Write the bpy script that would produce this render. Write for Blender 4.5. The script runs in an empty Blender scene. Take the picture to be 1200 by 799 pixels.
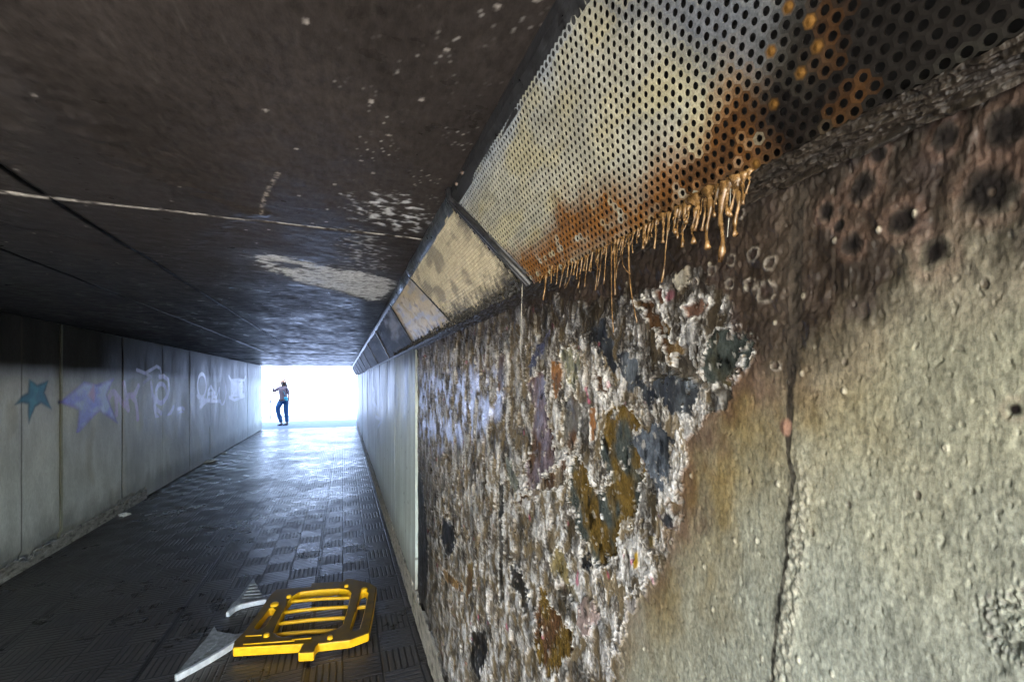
import bpy, math, random
import numpy as np
from mathutils import Vector, Matrix
from mathutils.geometry import tessellate_polygon

random.seed(7); rng = np.random.default_rng(7)
R = math.radians
SC = bpy.context.scene
COL = SC.collection

# ------------------------------------------------------------------ camera / survey constants
EYE = 1.55                       # eye height above the floor
YAW = math.atan(198/507); CS, SN = math.cos(YAW), math.sin(YAW)
FPX = 507.0; VX, VY = 402.0, 448.0
XL, XR, CEIL = -2.47, 0.46, EYE+0.547     # left wall, right wall, ceiling height
Y0, Y1 = -1.75, 16.2                        # tunnel mouths

def ray(px, py):
    a = (px-600)/FPX; b = -(py-VY)/FPX
    return np.array([CS*a+SN, -SN*a+CS, b])
def hit(px, py, p, n):            # survey: where the sight line through a photo point meets a real plane
    d = ray(px, py); o = np.array([0, 0, EYE]); p = np.array(p, float); n = np.array(n, float)
    return o + d*np.dot(p-o, n)/np.dot(d, n)
def on_right(px, py, X=XR): q = hit(px, py, (X, 0, 0), (1, 0, 0)); return (q[1], q[2])
def on_left(px, py): q = hit(px, py, (XL, 0, 0), (1, 0, 0)); return (q[1], q[2])
def on_ceil(px, py): q = hit(px, py, (0, 0, CEIL), (0, 0, 1)); return (q[0], q[1])
def on_floor(px, py, z=0.0): q = hit(px, py, (0, 0, z), (0, 0, 1)); return (q[0], q[1])

# ------------------------------------------------------------------ numpy noise
def _h(ix, iy, seed):
    n = (ix.astype(np.int64)*374761393 + iy.astype(np.int64)*668265263 + seed*1442695041) & 0xffffffff
    n = ((n ^ (n >> 13))*1274126177) & 0xffffffff
    n = n ^ (n >> 16)
    return (n & 0xffffff)/float(0xffffff)
def perlin(x, y, seed=0):
    ix = np.floor(x); iy = np.floor(y); fx = x-ix; fy = y-iy
    ux = fx*fx*fx*(fx*(fx*6-15)+10); uy = fy*fy*fy*(fy*(fy*6-15)+10)
    def g(a, b):
        t = _h(ix+a, iy+b, seed)*2*np.pi
        return np.cos(t)*(fx-a)+np.sin(t)*(fy-b)
    return 1.5*((g(0,0)*(1-ux)+g(1,0)*ux)*(1-uy)+(g(0,1)*(1-ux)+g(1,1)*ux)*uy)
def fbm(x, y, seed=0, o=4, gain=.5):
    r = 0; a = 1; t = 0
    for k in range(o):
        r = r+a*perlin(x*2**k, y*2**k, seed+k*17); t += a; a *= gain
    return r/t
def ridged(x, y, seed=0, o=3):
    r = 0; a = 1; t = 0
    for k in range(o):
        r = r+a*(1-2*np.abs(perlin(x*2**k, y*2**k, seed+k*31))); t += a; a *= .5
    return r/t
def worley(x, y, seed=0):
    ix = np.floor(x); iy = np.floor(y); d = np.full(x.shape, 9.); d2 = np.full(x.shape, 9.); idv = np.zeros(x.shape)
    for a in (-1, 0, 1):
        for b in (-1, 0, 1):
            cx = ix+a; cy = iy+b
            q = np.hypot(cx+_h(cx, cy, seed)-x, cy+_h(cx, cy, seed+5)-y)
            i = _h(cx, cy, seed+9)
            m = q < d
            d2 = np.where(m, d, np.minimum(d2, q)); d = np.where(m, q, d); idv = np.where(m, i, idv)
    return d, d2, idv
def ss(a, b, x):
    t = np.clip((x-a)/(b-a), 0, 1); return t*t*(3-2*t)
def mix(a, b, t): return a+(b-a)*t[:, None]
def sdf(P, X, Y):                  # signed distance, negative inside
    P = np.array(P, float); d = np.full(X.shape, 1e9); ins = np.zeros(X.shape, bool)
    for i in range(len(P)):
        ax, ay = P[i]; bx, by = P[(i+1) % len(P)]
        ex, ey = bx-ax, by-ay; L = ex*ex+ey*ey+1e-12
        t = np.clip(((X-ax)*ex+(Y-ay)*ey)/L, 0, 1)
        d = np.minimum(d, np.hypot(X-ax-t*ex, Y-ay-t*ey))
        c = ((ay > Y) != (by > Y)) & (X < (bx-ax)*(Y-ay)/((by-ay) if by != ay else 1e-9)+ax)
        ins ^= c
    return np.where(ins, -d, d)
def line_d(P, X, Y):
    d = np.full(X.shape, 1e9)
    for (ax, ay), (bx, by) in zip(P[:-1], P[1:]):
        ex, ey = bx-ax, by-ay; L = ex*ex+ey*ey+1e-12
        t = np.clip(((X-ax)*ex+(Y-ay)*ey)/L, 0, 1)
        d = np.minimum(d, np.hypot(X-ax-t*ex, Y-ay-t*ey))
    return d

# ------------------------------------------------------------------ scene helpers
def tag(o, label=None, cat=None, group=None, kind=None):
    if label: o['label'] = label
    if cat: o['category'] = cat
    if group: o['group'] = group
    if kind: o['kind'] = kind
    return o
def empty(name, loc=(0, 0, 0), rz=0):
    o = bpy.data.objects.new(name, None); COL.objects.link(o); o.location = loc; o.rotation_euler = (0, 0, rz)
    o.empty_display_size = .1; return o
def link(name, me, mats, parent=None):
    o = bpy.data.objects.new(name, me); COL.objects.link(o)
    for m in (mats if isinstance(mats, (list, tuple)) else [mats]): me.materials.append(m)
    if parent: o.parent = parent
    return o
def fast_mesh(name, V, F, mats, parent=None, smooth=True, col=None, rough=None, mi=None):
    """V (n,3), F (m,k) int arrays or list of such arrays"""
    me = bpy.data.meshes.new(name)
    Fs = F if isinstance(F, list) else [F]
    V = np.asarray(V, np.float32)
    me.vertices.add(len(V)); me.vertices.foreach_set('co', V.ravel())
    loops = np.concatenate([f.ravel() for f in Fs]).astype(np.int32)
    tot = np.concatenate([np.full(len(f), f.shape[1]) for f in Fs]).astype(np.int32)
    st = np.concatenate([[0], np.cumsum(tot)[:-1]]).astype(np.int32)
    me.loops.add(len(loops)); me.loops.foreach_set('vertex_index', loops)
    me.polygons.add(len(tot)); me.polygons.foreach_set('loop_start', st); me.polygons.foreach_set('loop_total', tot)
    me.polygons.foreach_set('use_smooth', np.asarray(smooth, bool) if hasattr(smooth, '__len__') else np.full(len(tot), smooth))
    if mi is not None: me.polygons.foreach_set('material_index', np.asarray(mi, np.int32))
    me.update(calc_edges=True); me.validate()
    if col is not None:
        a = me.color_attributes.new('Col', 'FLOAT_COLOR', 'POINT')
        c = np.ones((len(V), 4), np.float32); c[:, :3] = np.clip(col, 0.002, 1); a.data.foreach_set('color', c.ravel())
    if rough is not None:
        a = me.attributes.new('rough', 'FLOAT', 'POINT'); a.data.foreach_set('value', np.asarray(rough, np.float32))
    return link(name, me, mats, parent)
def grid_faces(n, m, flip=False):
    i = np.arange(n-1)[:, None]*m+np.arange(m-1)[None, :]; i = i.ravel()
    f = np.stack([i, i+m, i+m+1, i+1], 1)
    return f[:, ::-1].copy() if flip else f

class MB:
    def __init__(s): s.v = []; s.f = []
    def add(s, v, f):
        k = len(s.v); s.v += [tuple(p) for p in v]; s.f += [tuple(i+k for i in q) for q in f]; return s
    def box(s, c, d, rz=0, M=None):
        x, y, z = [q/2 for q in d]
        v = [Vector((a*x, b*y, e*z)) for a in (-1, 1) for b in (-1, 1) for e in (-1, 1)]
        m = Matrix.Rotation(rz, 3, 'Z')
        v = [(M @ p if M else m @ p)+Vector(c) for p in v]
        return s.add(v, [(0,1,3,2),(4,6,7,5),(0,4,5,1),(2,3,7,6),(0,2,6,4),(1,5,7,3)])
    def tube(s, pts, rad, n=8, cap=True):
        pts = [Vector(p) for p in pts]; rad = rad if hasattr(rad, '__len__') else [rad]*len(pts)
        V = []; F = []
        for i, p in enumerate(pts):
            t = (pts[min(i+1, len(pts)-1)]-pts[max(i-1, 0)]).normalized()
            a = t.cross(Vector((0, 0, 1)) if abs(t.z) < .9 else Vector((1, 0, 0))).normalized(); b = t.cross(a)
            for k in range(n):
                q = 2*math.pi*k/n; V.append(p+(a*math.cos(q)+b*math.sin(q))*rad[i])
        for i in range(len(pts)-1):
            for k in range(n):
                F.append((i*n+k, i*n+(k+1) % n, (i+1)*n+(k+1) % n, (i+1)*n+k))
        if cap: F += [tuple(range(n))[::-1], tuple(range((len(pts)-1)*n, len(pts)*n))]
        return s.add(V, F)
    def build(s, name, mat, parent=None, smooth=False, bevel=0, seg=2):
        me = bpy.data.meshes.new(name); me.from_pydata(s.v, [], s.f); me.update()
        if smooth: me.polygons.foreach_set('use_smooth', [True]*len(me.polygons))
        o = link(name, me, mat, parent)
        if bevel:
            b = o.modifiers.new('bevel', 'BEVEL'); b.width = bevel; b.segments = seg; b.limit_method = 'ANGLE'; b.angle_limit = R(35)
        return o
def slab_mesh(name, outer, holes, z0, z1, mats, parent=None, bevel=0):
    """polygon with holes extruded from z0 to z1; material 0 on top, 1 on the sides"""
    loops = [[Vector((x, y, 0)) for x, y in outer]]+[[Vector((x, y, 0)) for x, y in h] for h in holes]
    tris = tessellate_polygon(loops); flat = [p for l in loops for p in l]; n = len(flat)
    V = [(p.x, p.y, z1) for p in flat]+[(p.x, p.y, z0) for p in flat]
    F = []; mi = []
    for t in tris:
        a, b, c = [flat[i] for i in t]
        if (b-a).cross(c-a).z < 0: t = (t[0], t[2], t[1])
        F.append(tuple(t)); mi.append(0); F.append(tuple(i+n for i in t[::-1])); mi.append(1)
    k = 0
    for l in loops:
        m = len(l)
        for i in range(m):
            F.append((k+i, k+i+n, k+(i+1) % m+n, k+(i+1) % m)); mi.append(1)
        k += m
    me = bpy.data.meshes.new(name); me.from_pydata(V, [], F); me.update()
    me.polygons.foreach_set('material_index', mi)
    import bmesh
    b = bmesh.new(); b.from_mesh(me); bmesh.ops.recalc_face_normals(b, faces=b.faces); b.to_mesh(me); b.free()
    o = link(name, me, mats, parent)
    if bevel:
        bv = o.modifiers.new('bevel', 'BEVEL'); bv.width = bevel; bv.segments = 3; bv.limit_method = 'ANGLE'; bv.angle_limit = R(50)
    return o

# ------------------------------------------------------------------ materials
def mat_base(name):
    m = bpy.data.materials.new(name); m.use_nodes = True
    nt = m.node_tree; return m, nt, nt.nodes['Principled BSDF']
def N(nt, t, **k):
    n = nt.nodes.new(t)
    for a, b in k.items():
        if a in n.inputs: n.inputs[a].default_value = b
        else: setattr(n, a, b)
    return n
def noise_node(nt, scale, detail=4, rough=.6, stretch=(1, 1, 1), coord='Object'):
    tc = N(nt, 'ShaderNodeTexCoord'); mp = N(nt, 'ShaderNodeMapping'); mp.inputs['Scale'].default_value = stretch
    nt.links.new(tc.outputs[coord], mp.inputs['Vector'])
    n = N(nt, 'ShaderNodeTexNoise'); n.inputs['Scale'].default_value = scale; n.inputs['Detail'].default_value = detail
    n.inputs['Roughness'].default_value = rough; nt.links.new(mp.outputs[0], n.inputs['Vector']); return n
def maprange(nt, sock, a, b, c, d):
    n = N(nt, 'ShaderNodeMapRange'); nt.links.new(sock, n.inputs[0])
    for i, v in enumerate((a, b, c, d)): n.inputs[i+1].default_value = v
    return n.outputs[0]
def painted(name, scale=120, stretch=(1, 1, 1), var=(.7, 1.3), bump=.3, dist=.001, spec=.4, rj=.12, scale2=None, sat=False):
    """surface whose own colour and gloss come from the mesh, with fine grain and relief added"""
    m, nt, p = mat_base(name); L = nt.links.new
    at = N(nt, 'ShaderNodeAttribute', attribute_name='Col'); ar = N(nt, 'ShaderNodeAttribute', attribute_name='rough')
    n = noise_node(nt, scale, 5, .65, stretch); n2 = noise_node(nt, scale2 or scale*.13, 5, .6, stretch)
    v = maprange(nt, n.outputs['Fac'], .3, .7, *var); v2 = maprange(nt, n2.outputs['Fac'], .3, .7, .82, 1.18)
    mu = N(nt, 'ShaderNodeMath', operation='MULTIPLY'); L(v, mu.inputs[0]); L(v2, mu.inputs[1])
    vm = N(nt, 'ShaderNodeVectorMath', operation='SCALE'); L(at.outputs['Color'], vm.inputs[0]); L(mu.outputs[0], vm.inputs['Scale'])
    L(vm.outputs[0], p.inputs['Base Color'])
    rn = maprange(nt, n2.outputs['Fac'], .3, .7, -rj, rj); ad = N(nt, 'ShaderNodeMath', operation='ADD', use_clamp=True)
    L(ar.outputs['Fac'], ad.inputs[0]); L(rn, ad.inputs[1]); L(ad.outputs[0], p.inputs['Roughness'])
    p.inputs['Specular IOR Level'].default_value = spec
    if sat:      # bare paint is satin, soot is matt
        bw = N(nt, 'ShaderNodeRGBToBW'); L(at.outputs['Color'], bw.inputs[0]); L(maprange(nt, bw.outputs[0], .05, .25, 0, spec), p.inputs['Specular IOR Level'])
    b = N(nt, 'ShaderNodeBump'); b.inputs['Strength'].default_value = bump; b.inputs['Distance'].default_value = dist
    L(n.outputs['Fac'], b.inputs['Height']); L(b.outputs[0], p.inputs['Normal'])
    return m
def plain(name, col, rough=.5, metal=0, var=.15, scale=30, bump=.15, spec=.5, dist=.002, col2=None):
    m, nt, p = mat_base(name); L = nt.links.new
    n = noise_node(nt, scale, 6, .65)
    r = N(nt, 'ShaderNodeValToRGB'); c = np.array(col)
    a = np.clip(c*(1-var), 0, 1); b_ = np.clip(np.array(col2) if col2 else c*(1+var), 0, 1)
    r.color_ramp.elements[0].position = .35; r.color_ramp.elements[1].position = .68
    r.color_ramp.elements[0].color = (*a, 1); r.color_ramp.elements[1].color = (*b_, 1)
    L(n.outputs['Fac'], r.inputs[0]); L(r.outputs[0], p.inputs['Base Color'])
    L(maprange(nt, n.outputs['Fac'], .3, .7, max(0, rough-.12), min(1, rough+.12)), p.inputs['Roughness'])
    p.inputs['Metallic'].default_value = metal; p.inputs['Specular IOR Level'].default_value = spec
    if bump:
        b = N(nt, 'ShaderNodeBump'); b.inputs['Strength'].default_value = bump; b.inputs['Distance'].default_value = dist
        L(n.outputs['Fac'], b.inputs['Height']); L(b.outputs[0], p.inputs['Normal'])
    return m

M_burnt = painted('burnt_plaster', 260, (1, 1, .6), (.55, 1.45), .6, .0012, .22, .1)
M_wall = painted('panel_concrete', 90, (1, 1, .35), (.85, 1.15), .35, .002, .1, .1, 4, True)
M_ceil = painted('sooty_ceiling', 70, (1, .5, 1), (.7, 1.3), .3, .003, .03, .12, 5)
M_sheet = painted('perforated_steel', 350, (1, 1, 1), (.7, 1.3), .2, .0005, .06, .1, 60)
M_dark = plain('blackened_steel', (.03, .03, .032), .38, .3, .5, 60, .2)
M_flash = plain('bent_flashing_steel', (.22, .25, .28), .35, .6, .5, 30, .2, col2=(.06, .07, .08))
M_resin = plain('amber_resin', (.07, .03, .008), .25, 0, .5, 60, .1, .6, col2=(.30, .17, .065))
M_resin.node_tree.nodes['Principled BSDF'].inputs['Subsurface Weight'].default_value = .0
M_thread = plain('pale_resin', (.5, .47, .4), .3, 0, .2, 90)

# ------------------------------------------------------------------ RIGHT WALL
right = empty('tunnel_wall', (XR, 6, 0))
tag(right, 'right hand concrete tunnel wall, charred and peeling close up, grey-green panels beyond', 'wall')
def child_fix(o, root):     # world-space meshes under an empty
    o.parent = root; o.matrix_parent_inverse = root.matrix_basis.inverted(); return o
right.matrix_basis = Matrix.Translation((XR, 6, 0))

def pp(base, s, pts): return [on_right(base[0]+x/s, base[1]+y/s) for x, y in pts]
C6 = ((480, 350), 1.78); C7 = ((600, 560), 3.34); C5 = ((640, 220), 3.073)
OCH, OCH2, SLATE, MAUVE, BRN, CHAR, BLK, YEL = (.10, .062, .016), (.07, .05, .018), (.045, .052, .048), (.2, .15, .14), (.07, .036, .018), (.024, .026, .031), (.009, .009, .010), (.5, .3, .02)
PATCH = [  # polygon, colour, second colour, depth, gloss
 (pp(*C6, [(345,325),(375,360),(390,410),(402,400),(420,362),(400,330),(400,280),(410,240),(450,215),(470,240),(480,300),(490,350),(480,400),(470,450),(440,480),(430,550),(400,560),(375,520),(350,470),(332,400)]), OCH, SLATE, .005, .22),
 (pp(*C6, [(275,590),(290,620),(300,650),(345,690),(340,730),(300,790),(280,780),(262,730),(262,680),(268,640)]), OCH, BRN, .005, .2),
 (pp(*C6, [(245,180),(255,155),(280,160),(290,250),(302,300),(308,340),(272,380),(265,430),(245,390),(245,350),(255,300),(260,230)]), (.13,.10,.12), BRN, .005, .3),
 (pp(*C6, [(310,345),(330,330),(325,390),(285,400),(220,430),(210,425),(260,395)]), (.17,.13,.09), BRN, .004, .3),
 (pp(*C6, [(296,68),(282,110),(256,156),(248,150),(262,112),(288,76)]), (.05,.05,.10), (.03,.03,.05), .001, .35),
 (pp(*C6, [(370,60),(410,52),(430,110),(430,150),(405,145),(395,95),(372,90)]), CHAR, BLK, .001, .4),
 (pp(*C6, [(440,110),(480,125),(490,180),(540,160),(592,168),(608,200),(600,245),(540,228),(500,215),(470,195),(440,150)]), CHAR, (.09,.1,.115), .001, .35),
 (pp(*C6, [(470,290),(500,265),(540,275),(553,330),(542,390),(520,402),(505,360),(480,335)]), (.075,.085,.105), CHAR, .002, .25),
 (pp(*C6, [(200,325),(215,345),(236,398),(222,402),(205,370)]), (.16,.17,.14), (.1,.1,.08), .003, .35),
 (pp(*C6, [(186,120),(200,110),(196,190),(186,200)]), (.17,.15,.16), BRN, .003, .4),
 (pp(*C6, [(318,110),(340,100),(352,150),(345,185),(325,170)]), (.2,.17,.09), SLATE, .004, .3),
 (pp(*C6, [(300,130),(312,125),(318,180),(305,210),(296,180)]), BRN, (.2,.09,.03), .004, .35),
 (pp(*C6, [(322,210),(345,195),(360,230),(352,290),(335,325),(318,300)]), (.11,.10,.085), BRN, .004, .3),
 (pp(*C6, [(378,230),(388,225),(392,270),(382,300)]), (.2,.09,.035), BRN, .003, .3),
 (pp(*C6, [(385,170),(410,160),(424,190),(405,205)]), (.18,.12,.08), BRN, .003, .4),
 (pp(*C6, [(60,548),(72,560),(112,600),(108,612),(78,588)]), (.2,.12,.05), BRN, .003, .4),
 (pp(*C6, [(122,550),(138,548),(132,600),(118,640)]), (.17,.12,.05), BRN, .003, .4),
 (pp(*C6, [(70,455),(92,470),(96,520),(80,540),(66,500)]), BLK, CHAR, .003, .4),
 (pp(*C6, [(130,685),(160,690),(164,740),(146,799),(128,760)]), BLK, CHAR, .003, .4),
 (pp(*C6, [(10,360),(26,365),(40,520),(36,640),(14,620)]), BLK, CHAR, .003, .45),
 (pp(*C6, [(186,380),(198,390),(196,640),(188,630)]), (.06,.055,.05), BLK, .003, .5),
 (pp(*C5, [(555,600),(620,520),(680,478),(740,510),(762,570),(740,622),(650,700),(590,722),(552,700)]), SLATE, OCH2, .007, .16),
 (pp(*C5, [(325,400),(365,398),(400,440),(440,480),(482,560),(470,640),(440,640),(420,560),(380,500)]), (.15,.10,.045), BRN, .006, .25),
 (pp(*C5, [(400,380),(425,365),(432,410),(415,430)]), (.13,.03,.035), BRN, .003, .35),
 (pp(*C5, [(500,440),(560,405),(590,410),(575,440),(520,470)]), (.13,.07,.05), BLK, .004, .3),
 (pp(*C5, [(458,270),(490,255),(525,290),(522,330),(485,365),(462,340)]), (.26,.235,.19), (.2,.17,.13), -.002, .55),
 (pp(*C5, [(375,290),(395,275),(408,295),(400,325),(382,330)]), (.28,.26,.22), (.2,.18,.15), -.002, .6),
 (pp(*C5, [(180,680),(215,670),(232,720),(205,750)]), (.2,.12,.07), BRN, .004, .3),
 (pp(*C5, [(60,590),(95,570),(130,640),(110,700),(70,660)]), (.17,.16,.1), SLATE, .004, .35),
 (pp(*C7, [(288,468),(330,478),(348,540),(302,612),(262,580),(268,520)]), MAUVE, (.22,.17,.14), -.003, .45),
 (pp(*C7, [(150,340),(185,250),(205,290),(250,430),(268,480),(244,484),(200,400),(160,372)]), (.19,.15,.07), (.16,.14,.11), .004, .3),
 (pp(*C7, [(0,330),(40,366),(72,440),(62,522),(36,515),(30,440),(0,432)]), BLK, CHAR, .004, .35),
 (pp(*C7, [(274,290),(308,298),(328,350),(300,372),(280,345)]), BLK, CHAR, .004, .3),
 (pp(*C7, [(478,300),(510,288),(506,348),(490,362)]), YEL, OCH, -.002, .3),
 (pp(*C7, [(538,216),(572,230),(562,268),(540,262)]), (.35,.25,.06), OCH2, -.002, .3),
 (pp(*C7, [(568,140),(600,135),(640,150),(632,200),(590,190)]), CHAR, (.1,.07,.07), .002, .3),
 (pp(*C7, [(450,470),(500,440),(545,430),(540,500),(480,640),(440,700),(400,660),(440,560)]), (.05,.045,.045), (.2,.18,.17), .003, .45),
]
EXPOSED = [on_right(x, y) for x, y in [(486,380),(560,372),(640,352),(700,352),(745,345),(790,318),(830,330),(862,362),(892,395),(880,425),(850,450),(838,480),(822,505),(806,548),(796,590),(784,632),(766,668),(744,715),(728,760),(715,830),(690,1000),(486,1000)]]
JOINT = [on_right(x, y) for x, y in [(941,190),(937,260),(934,330),(930,400),(928,450),(926,500),(924,530),(931,560),(925,600),(922,660),(914,710),(908,760),(900,860),(896,1400)]]
PITS = [(*on_right(x, y), r) for x, y, r in [(1012,220,.009),(1057,257,.008),(1000,285,.007),(1160,222,.012),(1095,295,.009),(1105,160,.007),(970,250,.006),(985,265,.004),(1180,150,.01),(1030,180,.005),(1190,480,.004)]]
RINGS = [(*on_right(640+x/3.073, 220+y/3.073), r) for x, y, r in [(748,240,.009),(810,272,.008),(660,345,.007),(735,352,.009),(795,375,.013),(668,262,.007),(540,340,.006),(600,300,.007),(700,95,.007),(830,640,.006)]]
SCAR = [on_right(x, y) for x, y in [(1150,712),(1170,700),(1200,695),(1235,705),(1240,760),(1200,775),(1165,760)]]

def right_surface(Y, Z):
    """height (towards the tunnel), base colour and roughness of the near right wall"""
    D = XR*SN+Y*CS
    # --- painted render
    rip = fbm(Y*150, Z*62, 11, 3)+.5*fbm(Y*55+3, Z*22, 12, 2)
    h = .0005*rip+.0009*fbm(Y*75, Z*55, 17, 3)+.003*fbm(Y*7, Z*5, 13, 2)
    ppx = ss(.5, .75, fbm(Y*120, Z*100, 14, 2)+.15)
    h = h-.0012*ppx
    grey = np.array([.21, .20, .148]); cool = np.array([.185, .188, .158])
    c = mix(np.tile(grey, (len(Y), 1)), cool, ss(.0, .6, (EYE-Z)*2.2+.4*fbm(Y*8, Z*6, 15)))
    c = c*(1+.12*rip+.18*fbm(Y*9, Z*5, 16, 4))[:, None]
    r = np.full(len(Y), .5)
    ex = sdf(EXPOSED, Y+.035*fbm(Y*14, Z*14, 21, 4), Z+.035*fbm(Y*14, Z*14, 22, 4)+0)+.022*fbm(Y*55, Z*42, 26, 4, .6)
    # ochre heat stain beside the burnt area
    st = ss(.22, .0, ex+.05*fbm(Y*12, Z*9, 23))*ss(-.85, -.1, Z-EYE)*(Y < 2.9)
    st2 = ss(-.15, .5, fbm(Y*16, Z*9, 24, 4)+.15)
    c = mix(c, np.array([.125, .082, .024]), st*(.5+.5*st2))
    c = mix(c, np.array([.07, .04, .03]), st*ss(.07, -.01, ex+.03*fbm(Y*30, Z*22, 25, 3))*.85)
    # lower greys darker near the exposed foot
    # soot band under the vent
    low = np.interp(Y, [on_right(x, 0)[0] for x in (1200, 1120, 1050, 1000, 950, 900, 850, 780, 700, 600)],
                    [on_right(x, y)[1] for x, y in ((1200,225),(1120,262),(1050,300),(1000,345),(950,392),(900,400),(850,385),(780,345),(700,362),(600,385))])
    so = ss(-.09, .02, Z-low+.05*fbm(Y*22, Z*14, 31, 5))
    sootc = mix(np.tile([.018, .0125, .010], (len(Y), 1)), np.array([.038, .026, .020]), ss(-.3, .5, fbm(Y*26, Z*16, 32, 4)))
    sootc = mix(sootc, np.array([.02, .016, .014]), ss(-.07, .0, Z-(EYE+.2245))*.7); red = ss(-.12, .0, Z-low+.04*fbm(Y*20, Z*12, 38, 4))*(1-so)
    c = mix(c, np.array([.12, .075, .058]), red*.75)
    c = mix(c, sootc, so*.98)
    blot = ss(.1, .5, fbm(Y*30, Z*20, 33, 3))*so
    h = h+so*(.003*fbm(Y*60, Z*50, 34, 3)+.002*ridged(Y*45, Z*30, 35))
    c = mix(c, np.array([.035, .025, .022]), blot*.8)
    r = r-so*.12
    for (y, z, rad) in PITS:  # pit shade is painted black; the modelled hollow is slight
        q = np.hypot((Y-y), (Z-z)*.8)/rad+.5*fbm(Y*45, Z*40, 36, 2)
        h = h-.0012*ss(1.3, .2, q); c = mix(c, np.array([.006, .004, .0035]), ss(1.3, .6, q)); r = np.maximum(r, ss(1.6, 1.2, q)); c = mix(c, np.array([.20, .12, .09]), ss(2.6, 1.6, q)*ss(1.1, 1.5, q)*.2)
    # drips of old paint: small light chips
    d1, _, i1 = worley(Y*70, Z*45, 37)
    chip = ss(.20, .10, d1)*(i1 > .93)
    h = h+.0018*chip*(i1 > .96)-.002*chip*(i1 <= .96); c = mix(c, np.array([.42, .38, .3]), chip*.45*(i1 > .96)); c = mix(c, np.array([.08, .06, .045]), chip*.6*(i1 <= .96))
    # joint
    jd = line_d(JOINT, Y+.0025*fbm(Y*60, Z*60, 41, 3), Z)
    jy = np.interp(-Z, [-p[1] for p in JOINT], [p[0] for p in JOINT])
    side = jy-Y                                # >0 : nearer the camera (right in the photo)
    jw = .0024+.0036*ss(-.15, .1, Z-EYE)+.0012*fbm(Y*0, Z*40, 48, 3); h = h-.0004*ss(1.2, .5, jd/jw); c = mix(c, np.array([.003, .0025, .002]), ss(1.15, .8, jd/jw)*.95); r = np.maximum(r, ss(1.6, 1.2, jd/jw)); c = mix(c, c*.5, ss(4., 1., jd/jw)*ss(-.3, .3, fbm(Y*40, Z*25, 49, 3)))
    cr = ss(.016, .004, np.abs(side-.010))*ss(.02, -.06, Z-on_right(925, 530)[1])
    lump, l2, li = worley(Y*130, Z*95, 42)
    h = h+cr*(.0022*(1-lump)+.003*fbm(Y*170, Z*110, 50, 4)); c = mix(c, np.array([.27, .25, .20]), cr*.7*ss(.7, .2, lump)); c = mix(c, np.array([.05, .045, .035]), cr*ss(.08, .0, l2-lump)*.6)
    c = mix(c, np.array([.08, .06, .045]), ss(.035, .005, np.abs(side+.012))*.35*ss(-.25, .1, Z-EYE))
    for (x, y, rr) in ((922, 500, .008),):
        yy, zz = on_right(x, y); q = np.hypot(Y-yy, (Z-zz)*.7)/rr; h = h+.002*ss(1, .2, q); c = mix(c, np.array([.18, .10, .07]), ss(1.1, .5, q))
    # scar at lower right
    sc = sdf(SCAR, Y+.006*fbm(Y*90, Z*90, 43, 3), Z+.006*fbm(Y*90, Z*90, 44, 3))
    rim = ss(.008, .0, np.abs(sc)); h = h+.004*rim*fbm(Y*200, Z*200, 45, 2)-.004*ss(.002, -.004, sc)*ss(-.2, .3, fbm(Y*120, Z*120, 46)); c = mix(c, np.array([.1, .09, .08]), rim*ss(0, .4, fbm(Y*150, Z*150, 47, 2))*.8)
    # --- exposed crumbling plaster
    e = ss(.004, -.004, ex)
    # density of relief falls with distance so far texture does not turn to noise
    wy, wz = Y+.012*fbm(Y*22, Z*14, 51, 3), Z+.02*fbm(Y*22, Z*14, 52, 3)
    big = fbm(wy*11, wz*6, 53, 4); rd = ridged(wy*48, wz*30, 54, 3); w1, w2, wi = worley(wy*75, wz*42, 55)
    fine = fbm(Y*170, Z*90, 56, 3)
    s1 = ridged(wy*105, wz*50, 151, 3); s2 = fbm(Y*230, Z*120, 152, 4, .6); s3 = ridged(wy*19, wz*9, 153, 4)
    f1 = fbm(wy*26+4, wz*14, 154, 5, .6); f2 = fbm(wy*60, wz*32+3, 155, 4, .6)
    lay = ss(-.10, -.07, f1)+ss(.06, .09, f1)+ss(.22, .25, f1); flk = ss(.0, .05, f2)+ss(.18, .22, f2)
    hc = .004+.003*big+.0004*rd+.0015*lay+.0006*flk+.0004*s1+.0007*s2+.0010*s3
    lite = np.array([.31, .298, .295]); gr = np.array([.12, .11, .10]); dk = np.array([.03, .025, .02])
    tt = .10*rd+.24*s1+.42*s2+.50*s3+.65*big+.20*(lay-1.4)+.16*(flk-.8)+.0
    cc = mix(np.tile(gr, (len(Y), 1)), np.array([.22, .20, .18]), ss(.33, .38, tt)); cc = mix(cc, lite, ss(.46, .62, tt))
    cc = mix(cc, np.array([.06, .047, .037]), ss(.28, .22, tt)*.9); cc = mix(cc, dk, ss(.14, .02, tt)*.95)
    cc = mix(cc, np.array([.15, .11, .06]), ss(-.07, -.11, f1)*.6)
    edge1 = ss(.03, .0, np.minimum(np.abs(f1-.075), np.abs(f1+.085))); cc = mix(cc, np.array([.42, .40, .38]), edge1*.45*(s2 > -.05))
    rc = np.full(len(Y), .5)
    # vertical black run streaks
    vs = ss(.25, .6, fbm(Y*38, Z*3.5, 57, 3)); cc = mix(cc, np.array([.06, .05, .045]), vs*.75); hc = hc-.002*vs
    # brown / red pigment stains
    br = ss(.02, .32, fbm(wy*10+5, wz*4.5, 58, 4)); cc = mix(cc, cc*.35+np.array([.03, .022, .014]), br*.65); hc = hc-.002*br
    mg = ss(.54, .62, fbm(Y*26, Z*18, 59, 2)); cc = mix(cc, np.array([.28, .05, .10]), mg*.7)
    # generic worn-through hollows showing smooth lower layers
    hv = fbm(wy*17+9, wz*8, 60, 3); hol = ss(.30, .36, hv)*(Y < 2.7)
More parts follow.
